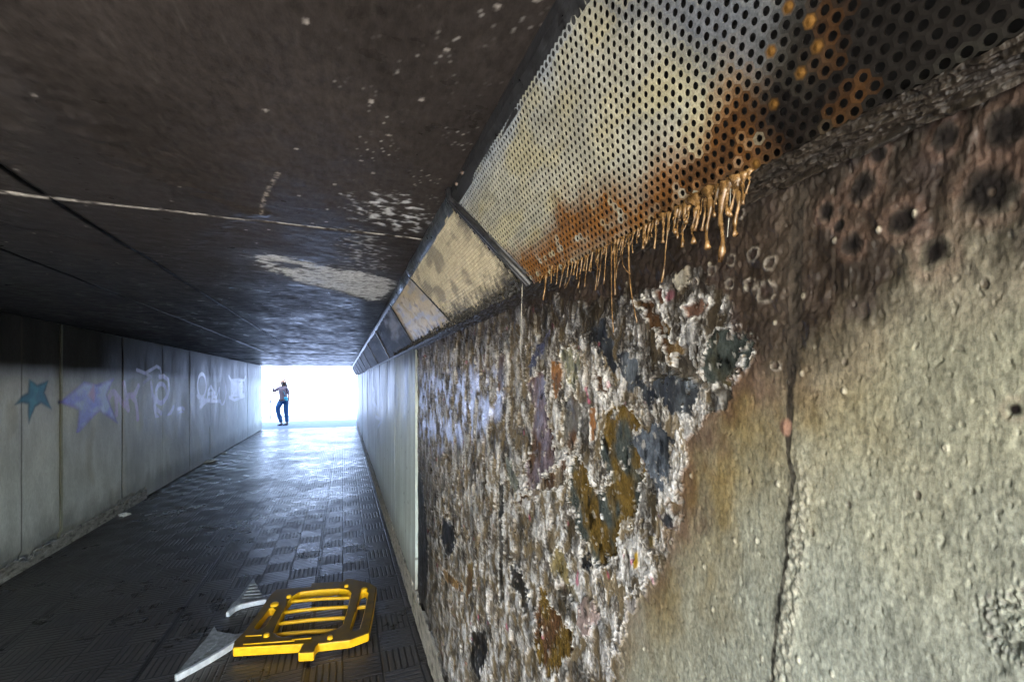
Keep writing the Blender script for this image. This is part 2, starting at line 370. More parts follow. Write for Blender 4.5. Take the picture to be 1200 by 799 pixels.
    hcol = mix(np.tile([.13, .10, .075], (len(Y), 1)), np.array([.10, .11, .11]), ss(-.1, .3, fbm(Y*12, Z*6, 61)))
    hc = hc*(1-hol)-.002*hol; cc = mix(cc, hcol*1.0 if False else np.array([.12, .095, .07]), hol*.85); rc = rc-.2*hol
    rn = ss(-.1, .35, s2+.5*s1); hc = hc+.0015*ss(.03, .0, np.abs(hv-.31))*rn; cc = mix(cc, np.array([.4, .37, .35]), ss(.02, .0, np.abs(hv-.30))*.5*rn)
    # sooty fade to the top under the vent
    tp = ss(np.where(Y < 1.7, -.19, -.09), .0, Z-(EYE+.2245)+.05*fbm(Y*18, Z*8, 62, 3)); cc = mix(cc, cc*.28+np.array([.012, .008, .006]), tp)
    sd = sdf([on_right(x, y) for x, y in ((600,330),(900,280),(915,420),(850,395),(800,450),(745,425),(700,405),(640,385),(600,372))], Y+.02*fbm(Y*30, Z*24, 66, 3), Z+.02*fbm(Y*30, Z*24, 67, 3))
    cc = mix(cc, cc*.3+np.array([.006, .004, .003]), ss(.03, -.02, sd)*ss(.75, .2, s2+.9*(tt > .7))*.95)
    sp_ = ss(.05, .3, fbm(wy*13+30, wz*8, 68, 4)); cc = mix(cc, cc*.25, sp_*.85)
    # darker foot and left edge
    lf = ss(.55, .0, np.abs(Y-2.6)+.15*fbm(Y*6, Z*3, 63))*ss(-.35, -.6, Z-EYE); cc = mix(cc, cc*.4, lf)
    # pale blue sprayed paint remnant at far end
    bx = sdf([on_right(x, y) for x, y in ((491,440),(585,438),(588,485),(560,520),(491,520))], Y, Z)
    bl = ss(.05, -.05, bx+.1*fbm(Y*7, Z*7, 64, 2))*ss(-.05, .3, fbm(Y*13, Z*8, 65, 4)+.1*rd)
    cc = mix(cc, np.array([.42, .50, .82]), bl*.85); rc = rc-.15*bl
    for (P, c1, c2, dep, gl) in PATCH:
        P = np.array(P); mnx, mny = P.min(0)-.06; mxx, mxy = P.max(0)+.06
        m = (Y > mnx) & (Y < mxx) & (Z > mny) & (Z < mxy)
        if not m.any(): continue
        y, z = Y[m], Z[m]
        sz = min(P.max(0)-P.min(0)); wv = min(.03, .32*sz+.003)
        s = sdf(P, y+wv*fbm(y*38, z*34, 71, 5, .6), z+wv*fbm(y*38, z*34, 72, 5, .6))
        brk = ss(.22, .34, fbm(y*34+8, z*24, 79, 4, .6)); ins = ss(.0015, -.002, s+.03*brk*ss(-.03, -.0, s))*(1-.9*ss(.36, .42, fbm(y*52, z*36, 80, 4)))
        sm = .0014*fbm(y*40, z*22, 73, 3)+.0035*fbm(y*12, z*8, 74, 2)
        hh = hc[m]*(1-ins)+ins*(-dep+.0085+sm)
        if dep > .0025:
            rimw = ss(.0055, .0005, np.abs(s-.002))*ss(-.35, .25, fbm(y*80, z*60, 78, 3)); hh = hh+.0022*rimw*(1-ins); ccm = mix(cc[m], np.array([.42, .40, .38]), rimw*(1-ins)*.8)
        else: ccm = cc[m]
        t = ss(-.12, .22, fbm(y*15+3, z*9, 75, 4)); pc = mix(np.tile(c1, (len(y), 1)), np.array(c2), t)
        pc = pc*(.85+.9*fbm(y*60, z*30, 76, 5, .65)).clip(.2, 2)[:, None]; pc = mix(pc, pc*.2, ss(.12, .4, fbm(y*38, z*20, 77, 4))); pc = mix(pc, np.array([.26, .24, .22]), ss(.33, .42, fbm(y*70, z*50, 83, 4))*.7)
        cc[m] = mix(ccm, pc, ins); hc[m] = hh; rc[m] = rc[m]*(1-ins)+ins*gl
    h = h*(1-e)+e*hc-.004*e+.002*ss(.005, .0, np.abs(ex-.001))*ss(-.2, .3, fine); c = mix(c, cc, e); r = r*(1-e)+rc*e
    for (y, z, rad) in RINGS:
        q = np.hypot(Y-y, Z-z)/rad+.25*fbm(Y*150, Z*150, 81, 2); rg = ss(.35, .0, np.abs(q-.9))
        rg = rg*ss(-.5, .2, fbm(Y*110, Z*90, 82, 3)); h = h+.0015*rg-.001*ss(.8, .4, q); c = mix(c, np.array([.22, .19, .16]), rg*.7); c = mix(c, np.array([.05, .035, .03]), ss(.6, .3, q)*.7)
    return h, c, r

def near_wall_mesh():
    # columns closer together where the wall is closer to the viewer's end
    xs = np.linspace(485, 1330, 930)
    t = (xs-600)/FPX; ys = XR*(CS-t*SN)/(SN+t*CS)
    ys = np.concatenate([[2.875], ys[ys < 2.87]])
    zt = EYE+.232
    zs = np.concatenate([np.linspace(.17, .95, 250)[:-1], np.linspace(.95, zt, 560)])
    Yg, Zg = np.meshgrid(ys, zs, indexing='ij'); Y, Z = Yg.ravel(), Zg.ravel()
    h, c, r = right_surface(Y, Z)
    X = XR-h
    V = np.stack([X, Y, Z], 1)
    return V, grid_faces(len(ys), len(zs), True), c, r
V, F, c, r = near_wall_mesh()
smf = sdf(EXPOSED, V[F[:, 0], 1], V[F[:, 0], 2]) > 0        # torn flakes keep crisp facets
child_fix(fast_mesh('charred_render', V, F, M_burnt, None, smf, c, r), right)
# coarse continuation towards the near mouth + solid backing
def flat_wall(X, y0, y1, z0, z1, ny, nz, colf, name, mat, root, sgn=1, hf=None):
    ys = np.linspace(y0, y1, ny); zs = np.linspace(z0, z1, nz)
    Yg, Zg = np.meshgrid(ys, zs, indexing='ij'); Y, Z = Yg.ravel(), Zg.ravel()
    h = hf(Y, Z) if hf else np.zeros(len(Y)); c, r = colf(Y, Z)
    V = np.stack([X-sgn*h, Y, Z], 1)
    return child_fix(fast_mesh(name, V, grid_faces(ny, nz, sgn > 0), mat, None, True, c, r), root)
ymin = V[:, 1].min()
def near_plain(Y, Z):
    n = fbm(Y*4, Z*3, 90); c = np.tile([.29, .285, .24], (len(Y), 1))*(1+.2*n)[:, None]
    return mix(c, np.array([.1, .07, .055]), ss(-.05, .1, Z-EYE-.08+.1*n)), np.full(len(Y), .6)
flat_wall(XR, Y0, ymin, .17, EYE+.232, 160, 120, near_plain, 'wall_panel', M_wall, right, 1, lambda Y, Z: .002*fbm(Y*40, Z*20, 91))
backing = MB().box((XR+.22, (Y0+Y1)/2, 1.1), (.4, Y1-Y0, 2.2))
M_conc = plain('raw_concrete', (.22, .21, .19), .8, 0, .25, 12, .4)
child_fix(backing.build('wall_core', M_conc), right)

STEP = 1.222; JY = 5.325
def far_right_col(Y, Z):
    zz = Z-EYE; n = fbm(Y*2.2, Z*1.2, 101, 4)
    c = np.tile([.42, .47, .455], (len(Y), 1))*(1+.25*n)[:, None]
    vs = fbm(Y*9, Z*.8, 102, 4); c = c*(1+.35*vs)[:, None]
    bs = ss(.05, .45, fbm(Y*3.1+2, Z*.7, 103, 3)+.15)*ss(-.42, .05, zz+.25*fbm(Y*6, 0*Z, 104, 3))
    c = mix(c, np.array([.045, .047, .05]), np.clip(bs+.85*ss(.0, .2, zz+.12*vs)*ss(7, 3, Y), 0, 1)*.9)
    d = line_d([on_right(x, y) for x, y in ((437,452),(440,462),(438,470),(443,478),(441,488),(449,492),(444,500))], Y, Z)
    c = mix(c, np.array([.6, .68, .85]), ss(.04, .012, d)*.8)
    f = ss(.45, .17, Z+.06*fbm(Y*8, Z*4, 105)); c = mix(c, np.array([.16, .14, .11]), f*.7)
    chp = ss(.5, .62, fbm(Y*14, Z*14, 106, 2)); c = mix(c, np.array([.08, .075, .065]), chp*.8)
    return c, np.full(len(Y), .42)
y = 2.875; k = 0
edges = [2.905]
yy = JY-1*STEP
while yy < Y1-.3:
    edges.append(yy); yy += STEP
edges.append(Y1)
for a, b in zip(edges[:-1], edges[1:]):
    off = .013+.003*rng.uniform(-1, 1)
    ny, nz = (110, 200) if a < 6 else (60, 110)
    ys = np.linspace(a+.003, b-.003, ny); zs = np.linspace(.175, EYE+.225, nz)
    Yg, Zg = np.meshgrid(ys, zs, indexing='ij'); Y, Z = Yg.ravel(), Zg.ravel()
    c, r = far_right_col(Y, Z); h = .0015*fbm(Y*12, Z*3, 110, 3)
    X = XR-off-h
    # turn the panel edge back to the core
    ed = np.concatenate([[ys[0]], [ys[-1]]])
    Vp = np.stack([X, Y, Z], 1); n = len(Vp); Fq = [grid_faces(ny, nz, True)]
    s0 = np.arange(nz); s1 = (ny-1)*nz+np.arange(nz)
    Vb = np.concatenate([Vp[s0]*[0, 1, 1]+[XR+.03, 0, 0], Vp[s1]*[0, 1, 1]+[XR+.03, 0, 0]])
    q0 = np.stack([s0[:-1], s0[1:], n+s0[1:], n+s0[:-1]], 1); q1 = np.stack([s1[:-1], n+nz+s0[:-1], n+nz+s0[1:], s1[1:]], 1)
    cb = np.concatenate([c[s0], c[s1]])
    child_fix(fast_mesh('wall_panel', np.concatenate([Vp, Vb]), [np.concatenate([Fq[0], q0, q1])], M_wall, None, False, np.concatenate([c, cb]), np.concatenate([r, np.full(2*nz, .6)])), right)
# plinths
def plinth(X, sgn, y0, y1, h0, prot, name, root, seed, ny, erode, colr):
    """rough footing: profile swept along the wall; sgn=+1 right wall, -1 left wall"""
    ys = np.concatenate([np.linspace(y0, y0+(y1-y0)*.35, ny), np.linspace(y0+(y1-y0)*.35, y1, ny)[1:]])
    prof = [(0.0, 0), (0.0, .3), (.02, .55), (.05, .8), (.12, .95), (.3, 1.0), (.6, 1.0), (1, 1.0)]
    us = np.linspace(0, 1, 26)
    Vs = []
    for u in us:
        if u < .75: d = 0*ys; z = u/.75*h0+0*ys
        else: d = (u-.75)/.25*prot*1.0+0*ys; z = h0+0*ys
        nn = fbm(ys*14, z*30+u*9, seed, 4)
        er = erode*ss(-.1, .5, fbm(ys*5, 0*ys+u*2, seed+3, 4))
        zz = z*(1-er*.55)+.006*nn*(u > 0)
        Vs.append(np.stack([X-sgn*(prot-d)+sgn*(.007*nn+er*.010*(u > .2)), ys, np.maximum(zz, 0)], 1))
    Vv = np.stack(Vs, 1).reshape(-1, 3)
    Y, Z = Vv[:, 1], Vv[:, 2]
    c = np.tile(colr, (len(Y), 1))*(1+.5*fbm(Y*9, Z*20, seed+7, 4))[:, None]
    c = mix(c, np.array([.04, .036, .032]), ss(.0, .45, fbm(Y*12, Z*26, seed+9, 4))*.8)
    return child_fix(fast_mesh(name, Vv, grid_faces(len(ys), 26, sgn < 0), M_burnt, None, True, c, np.full(len(Y), .6)), root)
plinth(XR, 1, 0.0, Y1, .185, .022, 'plinth', right, 201, 900, .6, [.27, .245, .21])

# ------------------------------------------------------------------ VENT PANELS (sloping between ceiling and right wall)
P_T = np.array([.294, EYE+.502]); P_B = np.array([.430, EYE+.238]); LV = float(np.hypot(*(P_B-P_T)))
DV = (P_B-P_T)/LV; NV = np.array([DV[1], -DV[0]])           # normal pointing to the tunnel (-X, -Z)
NV = NV if NV[0] < 0 else -NV
def vent_pt(y, v, n=0.0): q = P_T+DV*v+NV*n; return (q[0], y, q[1])
def on_vent(px, py):
    q = hit(px, py, (P_T[0], 0, P_T[1]), (NV[0], 0, NV[1])); return (q[1], float(np.dot(np.array([q[0], q[2]])-P_T, DV)))
BARS = [(1.19, .965), (2.10, 1.76), (2.96, 2.84)]      # Y at top edge, Y at bottom edge
def bar_y(k, v): a, b = BARS[k]; return a+(b-a)*v/LV
RUST = [on_vent(x, y) for x, y in [(596,300),(625,288),(650,262),(655,235),(690,232),(705,215),(740,225),(775,190),(815,170),(845,110),(880,85),(930,95),(965,130),(940,180),(890,215),(850,230),(800,258),(740,280),(690,300),(640,345),(618,350)]]
BURN = [on_vent(x, y) for x, y in [(800,205),(850,130),(875,95),(905,110),(900,160),(885,215),(850,245),(780,262),(740,275)]]
BLUE = [on_vent(x, y) for x, y in [(700,-10),(770,-20),(830,-30),(960,-20),(940,40),(890,80),(840,90),(800,60),(740,20)]]
DARKR = [on_vent(x, y) for x, y in [(930,-60),(905,40),(885,110),(900,170),(880,215),(1000,180),(1100,130),(1340,20),(1340,-160),(930,-160)]]
def vent_color(Y, v):
    n1 = fbm(Y*9, v*9, 301, 4); n2 = fbm(Y*40, v*40, 302, 3); wy = Y+.03*fbm(Y*14, v*14, 303, 3); wv = v+.03*fbm(Y*14, v*14, 304, 3)
    c = np.tile([.28, .272, .22], (len(Y), 1))*(1+.35*n1+.25*n2)[:, None]
    c = mix(c, np.array([.20, .23, .27]), ss(.06, .0, v)*.7)
    c = mix(c, np.array([.33, .29, .16]), ss(.1, .5, fbm(Y*7, v*16, 305, 2)+.2)*.5)
    c = mix(c, np.array([.07, .08, .105]), ss(.05, -.03, sdf(BLUE, wy, wv))*.85)
    rs = ss(.04, -.03, sdf(RUST, wy, wv)+.02*n2); rt = mix(np.tile([.15, .066, .02], (len(Y), 1)), np.array([.11, .055, .025]), ss(-.1, .3, fbm(Y*26, v*26, 306, 3)))
    c = mix(c, rt, rs*ss(-.5, .1, n2+.15))
    dk = ss(.03, -.03, sdf(DARKR, wy, wv)); dc = mix(np.tile([.008, .0065, .006], (len(Y), 1)), np.array([.045, .02, .007]), ss(.05, .35, fbm(Y*13, v*13, 307, 3)))
    dc = mix(dc, np.array([.02, .018, .015]), ss(.1, .4, fbm(Y*9+7, v*9, 308, 3))*.7)
    c = mix(c, dc, dk*.99)
    bn = ss(.012, -.02, sdf(BURN, wy, wv)); c = mix(c, np.array([.045, .022, .010]), bn*ss(-.3, .15, n2)*.9)
    # darker blue-grey line beside the end bar
    e = ss(.04, .0, bar_y(0, v)-Y)*(Y < bar_y(0, v)); c = mix(c, np.array([.12, .14, .17]), e*.7)
    r = .42-.12*rs-.1*bn
    return c, r
def vent2_color(Y, v):
    n1 = fbm(Y*8, v*9, 311, 4); n2 = fbm(Y*45, v*45, 312, 3)
    c = np.tile([.48, .42, .29], (len(Y), 1))*(1+.25*n1+.15*n2)[:, None]
    c = mix(c, np.array([.10, .095, .085]), ss(-.02, .3, fbm(Y*6+1, v*12+2, 313, 3))*.6)
    s = ss(.10, .0, (LV-v)+.06*n2+.05*n1); c = mix(c, np.array([.02, .018, .017]), s*.95)
    d = ss(.09, .01, Y-bar_y(0, v)+.05*n2); c = mix(c, np.array([.03, .028, .027]), d*.6)
    return c, .45+0*Y
def perforated(name, ylo, yhi, colf, root, pitch=.0125, rad=.0039, seg=12, beads=None):
    """hexagonal cells, each with a real punched hole; ylo/yhi give the skewed ends"""
    rows = int(LV/(pitch*.866)); ang = np.arange(seg)*2*np.pi/seg+np.pi/6
    # hexagon outline sampled at the same angles
    rh = pitch/np.sqrt(3)*np.cos(np.pi/6)/np.cos(((ang+np.pi/6) % (np.pi/3))-np.pi/6)
    cen = []
    for j in range(rows):
        v = (j+.5)*pitch*.866*(LV/(rows*pitch*.866))
        a, b = ylo(v), yhi(v); n0 = math.ceil((a+pitch/2)/pitch); n1 = math.floor((b-pitch/2)/pitch)
        for i in range(n0, n1+1): cen.append((i*pitch+(pitch/2 if j % 2 else 0), v))
    cen = np.array(cen); n = len(cen); u, v = cen[:, 0], cen[:, 1]
    jr = rad*(1+.03*rng.normal(size=n)); fill = np.zeros(n, bool)
    c0, r0 = colf(u, v)
    if beads is not None: fill = beads(u, v)
    vs = LV/(rows*pitch*.866)
    rings = []
    for kind in range(3):
        rr = (np.tile(rh*1.0, (n, 1)) if kind == 0 else np.tile(jr[:, None], (1, seg)))
        nn = 0.0 if kind < 2 else -.0022
        uu = u[:, None]+rr*np.cos(ang)[None]; vv = v[:, None]+rr*np.sin(ang)[None]*(vs if kind == 0 else 1)
        dep = np.full(uu.shape, nn)
        if kind == 1: dep = dep-.0003
        rings.append((uu, vv, dep))
    wob = lambda uu, vv: .0012*fbm(uu.ravel()*6, vv.ravel()*6, 320, 2).reshape(uu.shape)
    pts = []
    for uu, vv, dep in rings:
        d = dep+wob(uu, vv)
        pts.append(np.stack([P_T[0]+DV[0]*vv+NV[0]*d, uu, P_T[1]+DV[1]*vv+NV[1]*d], 2))
    dome = np.stack([P_T[0]+DV[0]*v+NV[0]*.001, u, P_T[1]+DV[1]*v+NV[1]*.001], 1)
    Vv = np.concatenate([np.concatenate(pts, 1).reshape(-1, 3), dome])
    k = np.arange(seg); k1 = (k+1) % seg; base = (np.arange(n)*3*seg)[:, None]
    f1 = np.stack([base+k, base+k1, base+seg+k1, base+seg+k], 2).reshape(-1, 4)
    nf = ~fill
    f2 = np.stack([(base+seg+k)[nf], (base+seg+k1)[nf], (base+2*seg+k1)[nf], (base+2*seg+k)[nf]], 2).reshape(-1, 4)
    di = (3*seg*n+np.arange(n))[:, None]+0*k
    f3 = np.stack([(base+seg+k)[fill], (base+seg+k1)[fill], di[fill]], 2).reshape(-1, 3)
    col = np.repeat(c0, 3*seg, 0).reshape(n, 3, seg, 3).copy(); col[:, 2] *= .5
    rr = np.repeat(r0, 3*seg)
    gold = np.array([.11, .055, .015])
    col[fill, 1] = gold*(.5+rng.random((fill.sum(), 1, 1)))
    col = np.concatenate([col.reshape(-1, 3), np.tile(gold*1.2, (n, 1))]); rr = np.concatenate([rr, np.full(n, .2)])
    F = [f1, f2]+([f3] if len(f3) else [])
    o = fast_mesh(name, Vv, F, M_sheet, None, False, col, rr)
    return child_fix(o, root)
BEAD = [on_vent(x, y) for x, y in [(925,-5),(1000,-5),(965,60),(905,110),(892,200),(878,205),(870,130),(890,70)]]
def beads(u, v):
    s = sdf(BEAD, u, v); return (s < .004) & (rng.random(len(u)) < .12)
def vthing(name, y, label, cat, group=None):
    t = empty(name, (.36, y, EYE+.37)); t.matrix_basis = Matrix.Translation((.36, y, EYE+.37)); return tag(t, label, cat, group)
GV = 'panels along the sloping duct cover'
vp1 = vthing('duct_cover_panel', .4, 'large perforated metal panel nearest the viewer, rust-stained with amber drips', 'metal panel', GV)
perforated('perforated_sheet', lambda v: -.6, lambda v: bar_y(0, v)-.012, vent_color, vp1, beads=beads)
vp2 = vthing('duct_cover_panel', 1.5, 'fine-holed cream perforated panel just beyond the black diagonal bar', 'metal panel', GV)
perforated('perforated_sheet', lambda v: bar_y(0, v)+.03, lambda v: bar_y(1, v)-.004, vent2_color, vp2, pitch=.0115, rad=.0031, seg=8)

def vstrip(name, y0, y1, v0, v1, n, mat, root, colf=None, nu=60, nv=30, amp=.0, yf=None):
    us = np.linspace(0, 1, nu); vs = np.linspace(v0, v1, nv); U, Vg = np.meshgrid(us, vs, indexing='ij'); U, Vg = U.ravel(), Vg.ravel()
    a = y0(Vg) if callable(y0) else y0; b = y1(Vg) if callable(y1) else y1
    Y = a+(b-a)*U; d = n+amp*fbm(Y*12, Vg*14, 331, 3)
    V = np.stack([P_T[0]+DV[0]*Vg+NV[0]*d, Y, P_T[1]+DV[1]*Vg+NV[1]*d], 1)
    c, r = colf(Y, Vg) if colf else (np.tile([.03, .03, .032], (len(Y), 1)), np.full(len(Y), .4))
    return child_fix(fast_mesh(name, V, grid_faces(nu, nv, False), mat, None, True, c, r), root)
def tan_col(Y, v):
    n = fbm(Y*5, v*14, 341, 4); c = np.tile([.42, .33, .19], (len(Y), 1))*(1+.35*n)[:, None]
    c = mix(c, np.array([.26, .27, .30]), ss(.0, .35, fbm(Y*3+4, v*20, 342, 3))*.7)
    c = mix(c, np.array([.13, .09, .05]), ss(.15, .5, fbm(Y*10, v*30, 343, 3))*.8)
    c = mix(c, np.array([.02, .018, .017]), ss(.07, .0, LV-v+.06*fbm(Y*20, v*20, 344, 3)))
    return c, .4+0*Y
def metal_far(Y, v):
    n = fbm(Y*2.5, v*14, 351, 4); c = np.tile([.022, .024, .032], (len(Y), 1))*(1+.6*n)[:, None]
    c = mix(c, np.array([.40, .42, .52]), ss(.26, .05, np.hypot((Y-3.3)*.6, (v-.10)*2.2)+.2*n)*.6)
    c = mix(c, np.array([.16, .13, .10]), ss(.15, .5, fbm(Y*1.3, v*40, 352, 3))*.25)
    return c, .6+.1*n
vp3 = vthing('duct_cover_panel', 2.4, 'plain tan stained panel with blackened lower edge, third along the duct cover', 'metal panel', GV)
vstrip('cover_sheet', lambda v: bar_y(1, v)+.012, lambda v: bar_y(2, v)-.01, 0, LV, -.004, M_sheet, vp3, tan_col, 90, 60, .004)
# dark far panels
fe = [2.99, 4.4, 5.9, 7.4, 8.9, 10.4, 11.9, 13.4, 14.9, Y1]
M_far = M_sheet
ords = ['with a pale blue-white smear, beside the tan panel', 'second dark panel beyond the tan one', 'third dark panel beyond the tan one', 'fourth dark panel beyond the tan one', 'fifth dark panel beyond the tan one', 'fifth dark panel before the daylight', 'fourth', 'third', 'last dark panel above the daylight end of the wall']
ords = ['blackened duct cover panel with a pale smear, next after the tan one'] + ['blackened duct cover panel in the dark run, %s' % s for s in ('second after the tan one', 'third after the tan one', 'fourth after the tan one', 'fifth after the tan one', 'fourth from the daylight end', 'third from the daylight end', 'second from the daylight end', 'last before the daylight')]
for i, (a, b) in enumerate(zip(fe[:-1], fe[1:])):
    t = vthing('duct_cover_panel', (a+b)/2, ords[i], 'metal panel', GV)
    f0 = (lambda v: bar_y(2, v)+.01) if i == 0 else a+.004
    vstrip('cover_sheet', f0, b-.004, 0, LV, 0, M_far, t, metal_far, 80 if i < 2 else 30, 30, .003)
    o = MB(); M = Matrix(((DV[0], 0, NV[0]), (0, 1, 0), (DV[1], 0, NV[1])))
    o.box(vent_pt(b-.004, LV/2, .004), (LV, .02, .012), M=M)
    child_fix(o.build('joint_strip', M_dark, None, bevel=.002), t)
# frames: top flange, vertical upstand at ceiling, bottom trim
def frame(root, y0t, y1t, y0b, y1b, mat=None, bulge=None):
    mat = mat or M_dark
    q = MB(); nseg = 24
    Vv = []
    TOPX, TOPZ = .285, EYE+.520
    prof = [(TOPX-.002, CEIL+.01), (TOPX-.002, TOPZ+.003), (TOPX+.003, TOPZ-.008), (P_T[0]-.001, P_T[1]+.002), (P_T[0]+.004, P_T[1]-.0075), (P_T[0]+.010, P_T[1]-.003)]
    for i in range(nseg+1):
        t = i/nseg; y = y0t+(y1t-y0t)*t; w = bulge(y) if bulge else 0
        w += .0012*math.sin(y*37)+.001*math.sin(y*91)
        for j, (x, z) in enumerate(prof): Vv.append((x-w*(j in (1, 2, 3)), y, z-w*.5*(j in (1, 2, 3))))
    m = len(prof); F = [(i*m+j, (i+1)*m+j, (i+1)*m+j+1, i*m+j+1) for i in range(nseg) for j in range(m-1)]
    q.add(Vv, F); a = child_fix(q.build('top_flange', mat, None), root)
    return a
frame(vp1, -.6, 1.19, 0, 0)
frame(vp2, 1.23, 2.08, 0, 0, M_flash, lambda y: .016*math.exp(-((y-2.0)/.07)**2)+.004*math.exp(-((y-1.6)/.2)**2))
frame(vp3, 2.09, 2.98, 0, 0, M_flash, lambda y: .012*math.exp(-((y-2.3)/.12)**2))
ft = vthing('duct_edge_trim', 9, 'thin dark trim strip between far blackened duct panels and the ceiling', 'trim')
frame(ft, 2.98, Y1, 0, 0)
# diagonal end bar (belongs to the near panel)
def bar(root, k, w, th, name, ext=True):
    q = MB(); pth = []
    a = Vector(vent_pt(bar_y(k, -.012), -.016, th*.4)); b = Vector(vent_pt(bar_y(k, LV), LV-.002, th*.4))
    up = Vector((a.x-.004, a.y+.004, CEIL-.004))
    e = Vector((b.x-.012, b.y-.03, b.z-.002))
    for dn, rr in ((-w*.5, w*.42), (w*.42, w*.36)):
        o = Vector((0, dn, 0)); pts = ([up+o] if ext else [])+[a+o, a.lerp(b, .03)+o, a.lerp(b, .5)+o, b+o]
        q.tube(pts, rr, 10)
    q.box(a.lerp(b, .5)+Vector((.006, 0, .004)), (LV*1.10, w*2.2, th*.35), M=Matrix(((DV[0]*LV/math.hypot(LV, b.y-a.y), 0, NV[0]), ((b.y-a.y)/math.hypot(LV, b.y-a.y), 1, 0), (DV[1]*LV/math.hypot(LV, b.y-a.y), 0, NV[1]))))
    return child_fix(q.build(name, M_dark, None, smooth=True), root)
bar(vp1, 0, .017, .02, 'end_bar')
bar(vp3, 1, .006, .006, 'end_bar', False)
bar(vp3, 2, .006, .006, 'end_bar', False)
# screws
for px, py in ((543, 203), (536, 216)):
    p = hit(px, py, (.283, 0, 0), (1, 0, 0)); child_fix(MB().tube([(p[0]+.002, p[1], p[2]), (p[0]-.006, p[1], p[2])], .0045, 8).build('screw', plain('screw_head', (.12, .08, .06), .6), None), vp1)

M_void = plain('hole_shade_black', (.008, .007, .007), .9, 0, .2, 20, 0)
ln = MB(); a_, b_ = .300, XR-.003; z_a, z_b = EYE+.236, CEIL+.02
p0 = (.302, EYE+.520); p1 = (.445, EYE+.243)
ln.add([(p0[0], -.62, p0[1]), (p0[0]+.05, -.62, p0[1]+.02), (p1[0]+.009, -.62, p1[1]+.02), (p1[0], -.62, p1[1]),
        (p0[0], 2.9, p0[1]), (p0[0]+.05, 2.9, p0[1]+.02), (p1[0]+.009, 2.9, p1[1]+.02), (p1[0], 2.9, p1[1])], [(0,1,2,3), (7,6,5,4), (0,4,5,1), (1,5,6,2), (2,6,7,3)])
child_fix(ln.build('hole_shade_backing', M_void), vp1)  # black backing added behind the sheets so the holes read as shade
# rough mortar ledge between sheet and wall
def ledge():
    xs = np.linspace(430, 1320, 1200); t = (xs-600)/FPX; ys = (XR*(CS-t*SN)/(SN+t*CS)); ys = ys[(ys > -.0) & (ys < 16.1)]
    ys = np.concatenate([ys, np.linspace(ys.min(), -.6, 30)[1:]])
    us = np.linspace(0, 1, 40); Yg, U = np.meshgrid(ys, us, indexing='ij'); Y, U = Yg.ravel(), U.ravel()
    X = .4295+(XR+.004-.4295)*U; Zz = EYE+.2385-(.0165)*U
    am = ss(3.5, 1.0, Y)*.8+.2
    n = (.0055*fbm(Y*22, U*7, 401, 4)+.003*ridged(Y*60, U*9+Y*20, 402, 3))*am+.005*np.sin(U*np.pi)
    lip = ss(.16, .0, np.abs(U-.88))*.007*(1+.8*fbm(Y*30, U*0, 403, 3))
    n = n+lip
    c = mix(np.tile([.010, .008, .0065], (len(Y), 1)), np.array([.026, .020, .015]), ss(-.2, .5, ridged(Y*60, U*9+Y*20, 402, 3)+.4*fbm(Y*30, U*6, 404)))
    c = mix(c, np.array([.02, .017, .015]), np.clip(ss(.0, .4, fbm(Y*16, U*4, 405, 3))+ss(.5, .9, Y), 0, 1)*.85)
    V = np.stack([X-n*.7, Y, Zz-n], 1)
    return fast_mesh('mortar_ledge', V, grid_faces(len(ys), 40, False), M_burnt, None, True, c, np.full(len(Y), .45))
child_fix(ledge(), right)
# black crusty char along the foot of panels 2-4: lumps hanging
q = MB()
for i in range(900):
    y = 1.0+3.0*random.random()**1.5; v = LV-abs(random.gauss(0, .012))-.002; s = random.uniform(.0015, .0042)
    p = Vector(vent_pt(y, v, s*.3)); l = random.uniform(.5, 2.6)
    q.tube([p+Vector((.0, 0, s)), p+Vector((random.uniform(-s, s)*.4, random.uniform(-s, s), 0)), p+Vector((0, random.uniform(-s, s), -s*l))], [s*.8, s, s*.3], 5)
co = child_fix(q.build('char_crust', plain('char', (.02, .018, .016), .5, 0, .6, 200, .4), None, smooth=True), vp2)

# resin drips: real hanging strands from the lower edge of the near panel
def drip(px, ln, rad, bulb=1.6, hook=0, mat=M_resin, vback=None):
    if px > 785 and ln > 25: rad *= 1.35; ln *= random.uniform(.8, 1.25)
    elif ln > 25: ln *= random.uniform(.6, 1.2)
    Y, vv = on_vent(px, np.interp(px, [600,640,700,760,820,880,930], [338,322,300,272,246,222,200])-random.uniform(0, 10))
    vv = min(vv, LV-.002); D = .42*SN+Y*CS; L = ln/FPX*D
    p = Vector(vent_pt(Y, vv, .002)); q = MB(); n = 9; pts = []; rd = []
    dx = random.uniform(-.5, .5)*L*.4*(px < 800); rad *= random.uniform(.8, 1.25)
    for i in range(n):
        t = i/(n-1); w = math.sin(t*(5+px % 5)+px)*rad*1.1
        pts.append(p+Vector((-.006*t+w*.4, dx*t*t+w+hook*L*max(0, t-.45)**2*2, -L*(t if not hook else t*(1-.1*t)))))
        rd.append(rad*(1.5-.9*min(1, t*2.0)) if t < .5 else rad*(.6+(bulb-.6)*max(0, (t-.8)/.2)**1.5))
    rd[-1] = rad*bulb*.55
    if px > 770 and ln > 25: rd = [r_*(1+.35*math.sin(i_*2.3+px)) for i_, r_ in enumerate(rd)]; rd[0] *= 1.8
    q.tube(pts, rd, 7)
    return child_fix(q.build('resin_drip', mat, None, smooth=True), vp1)
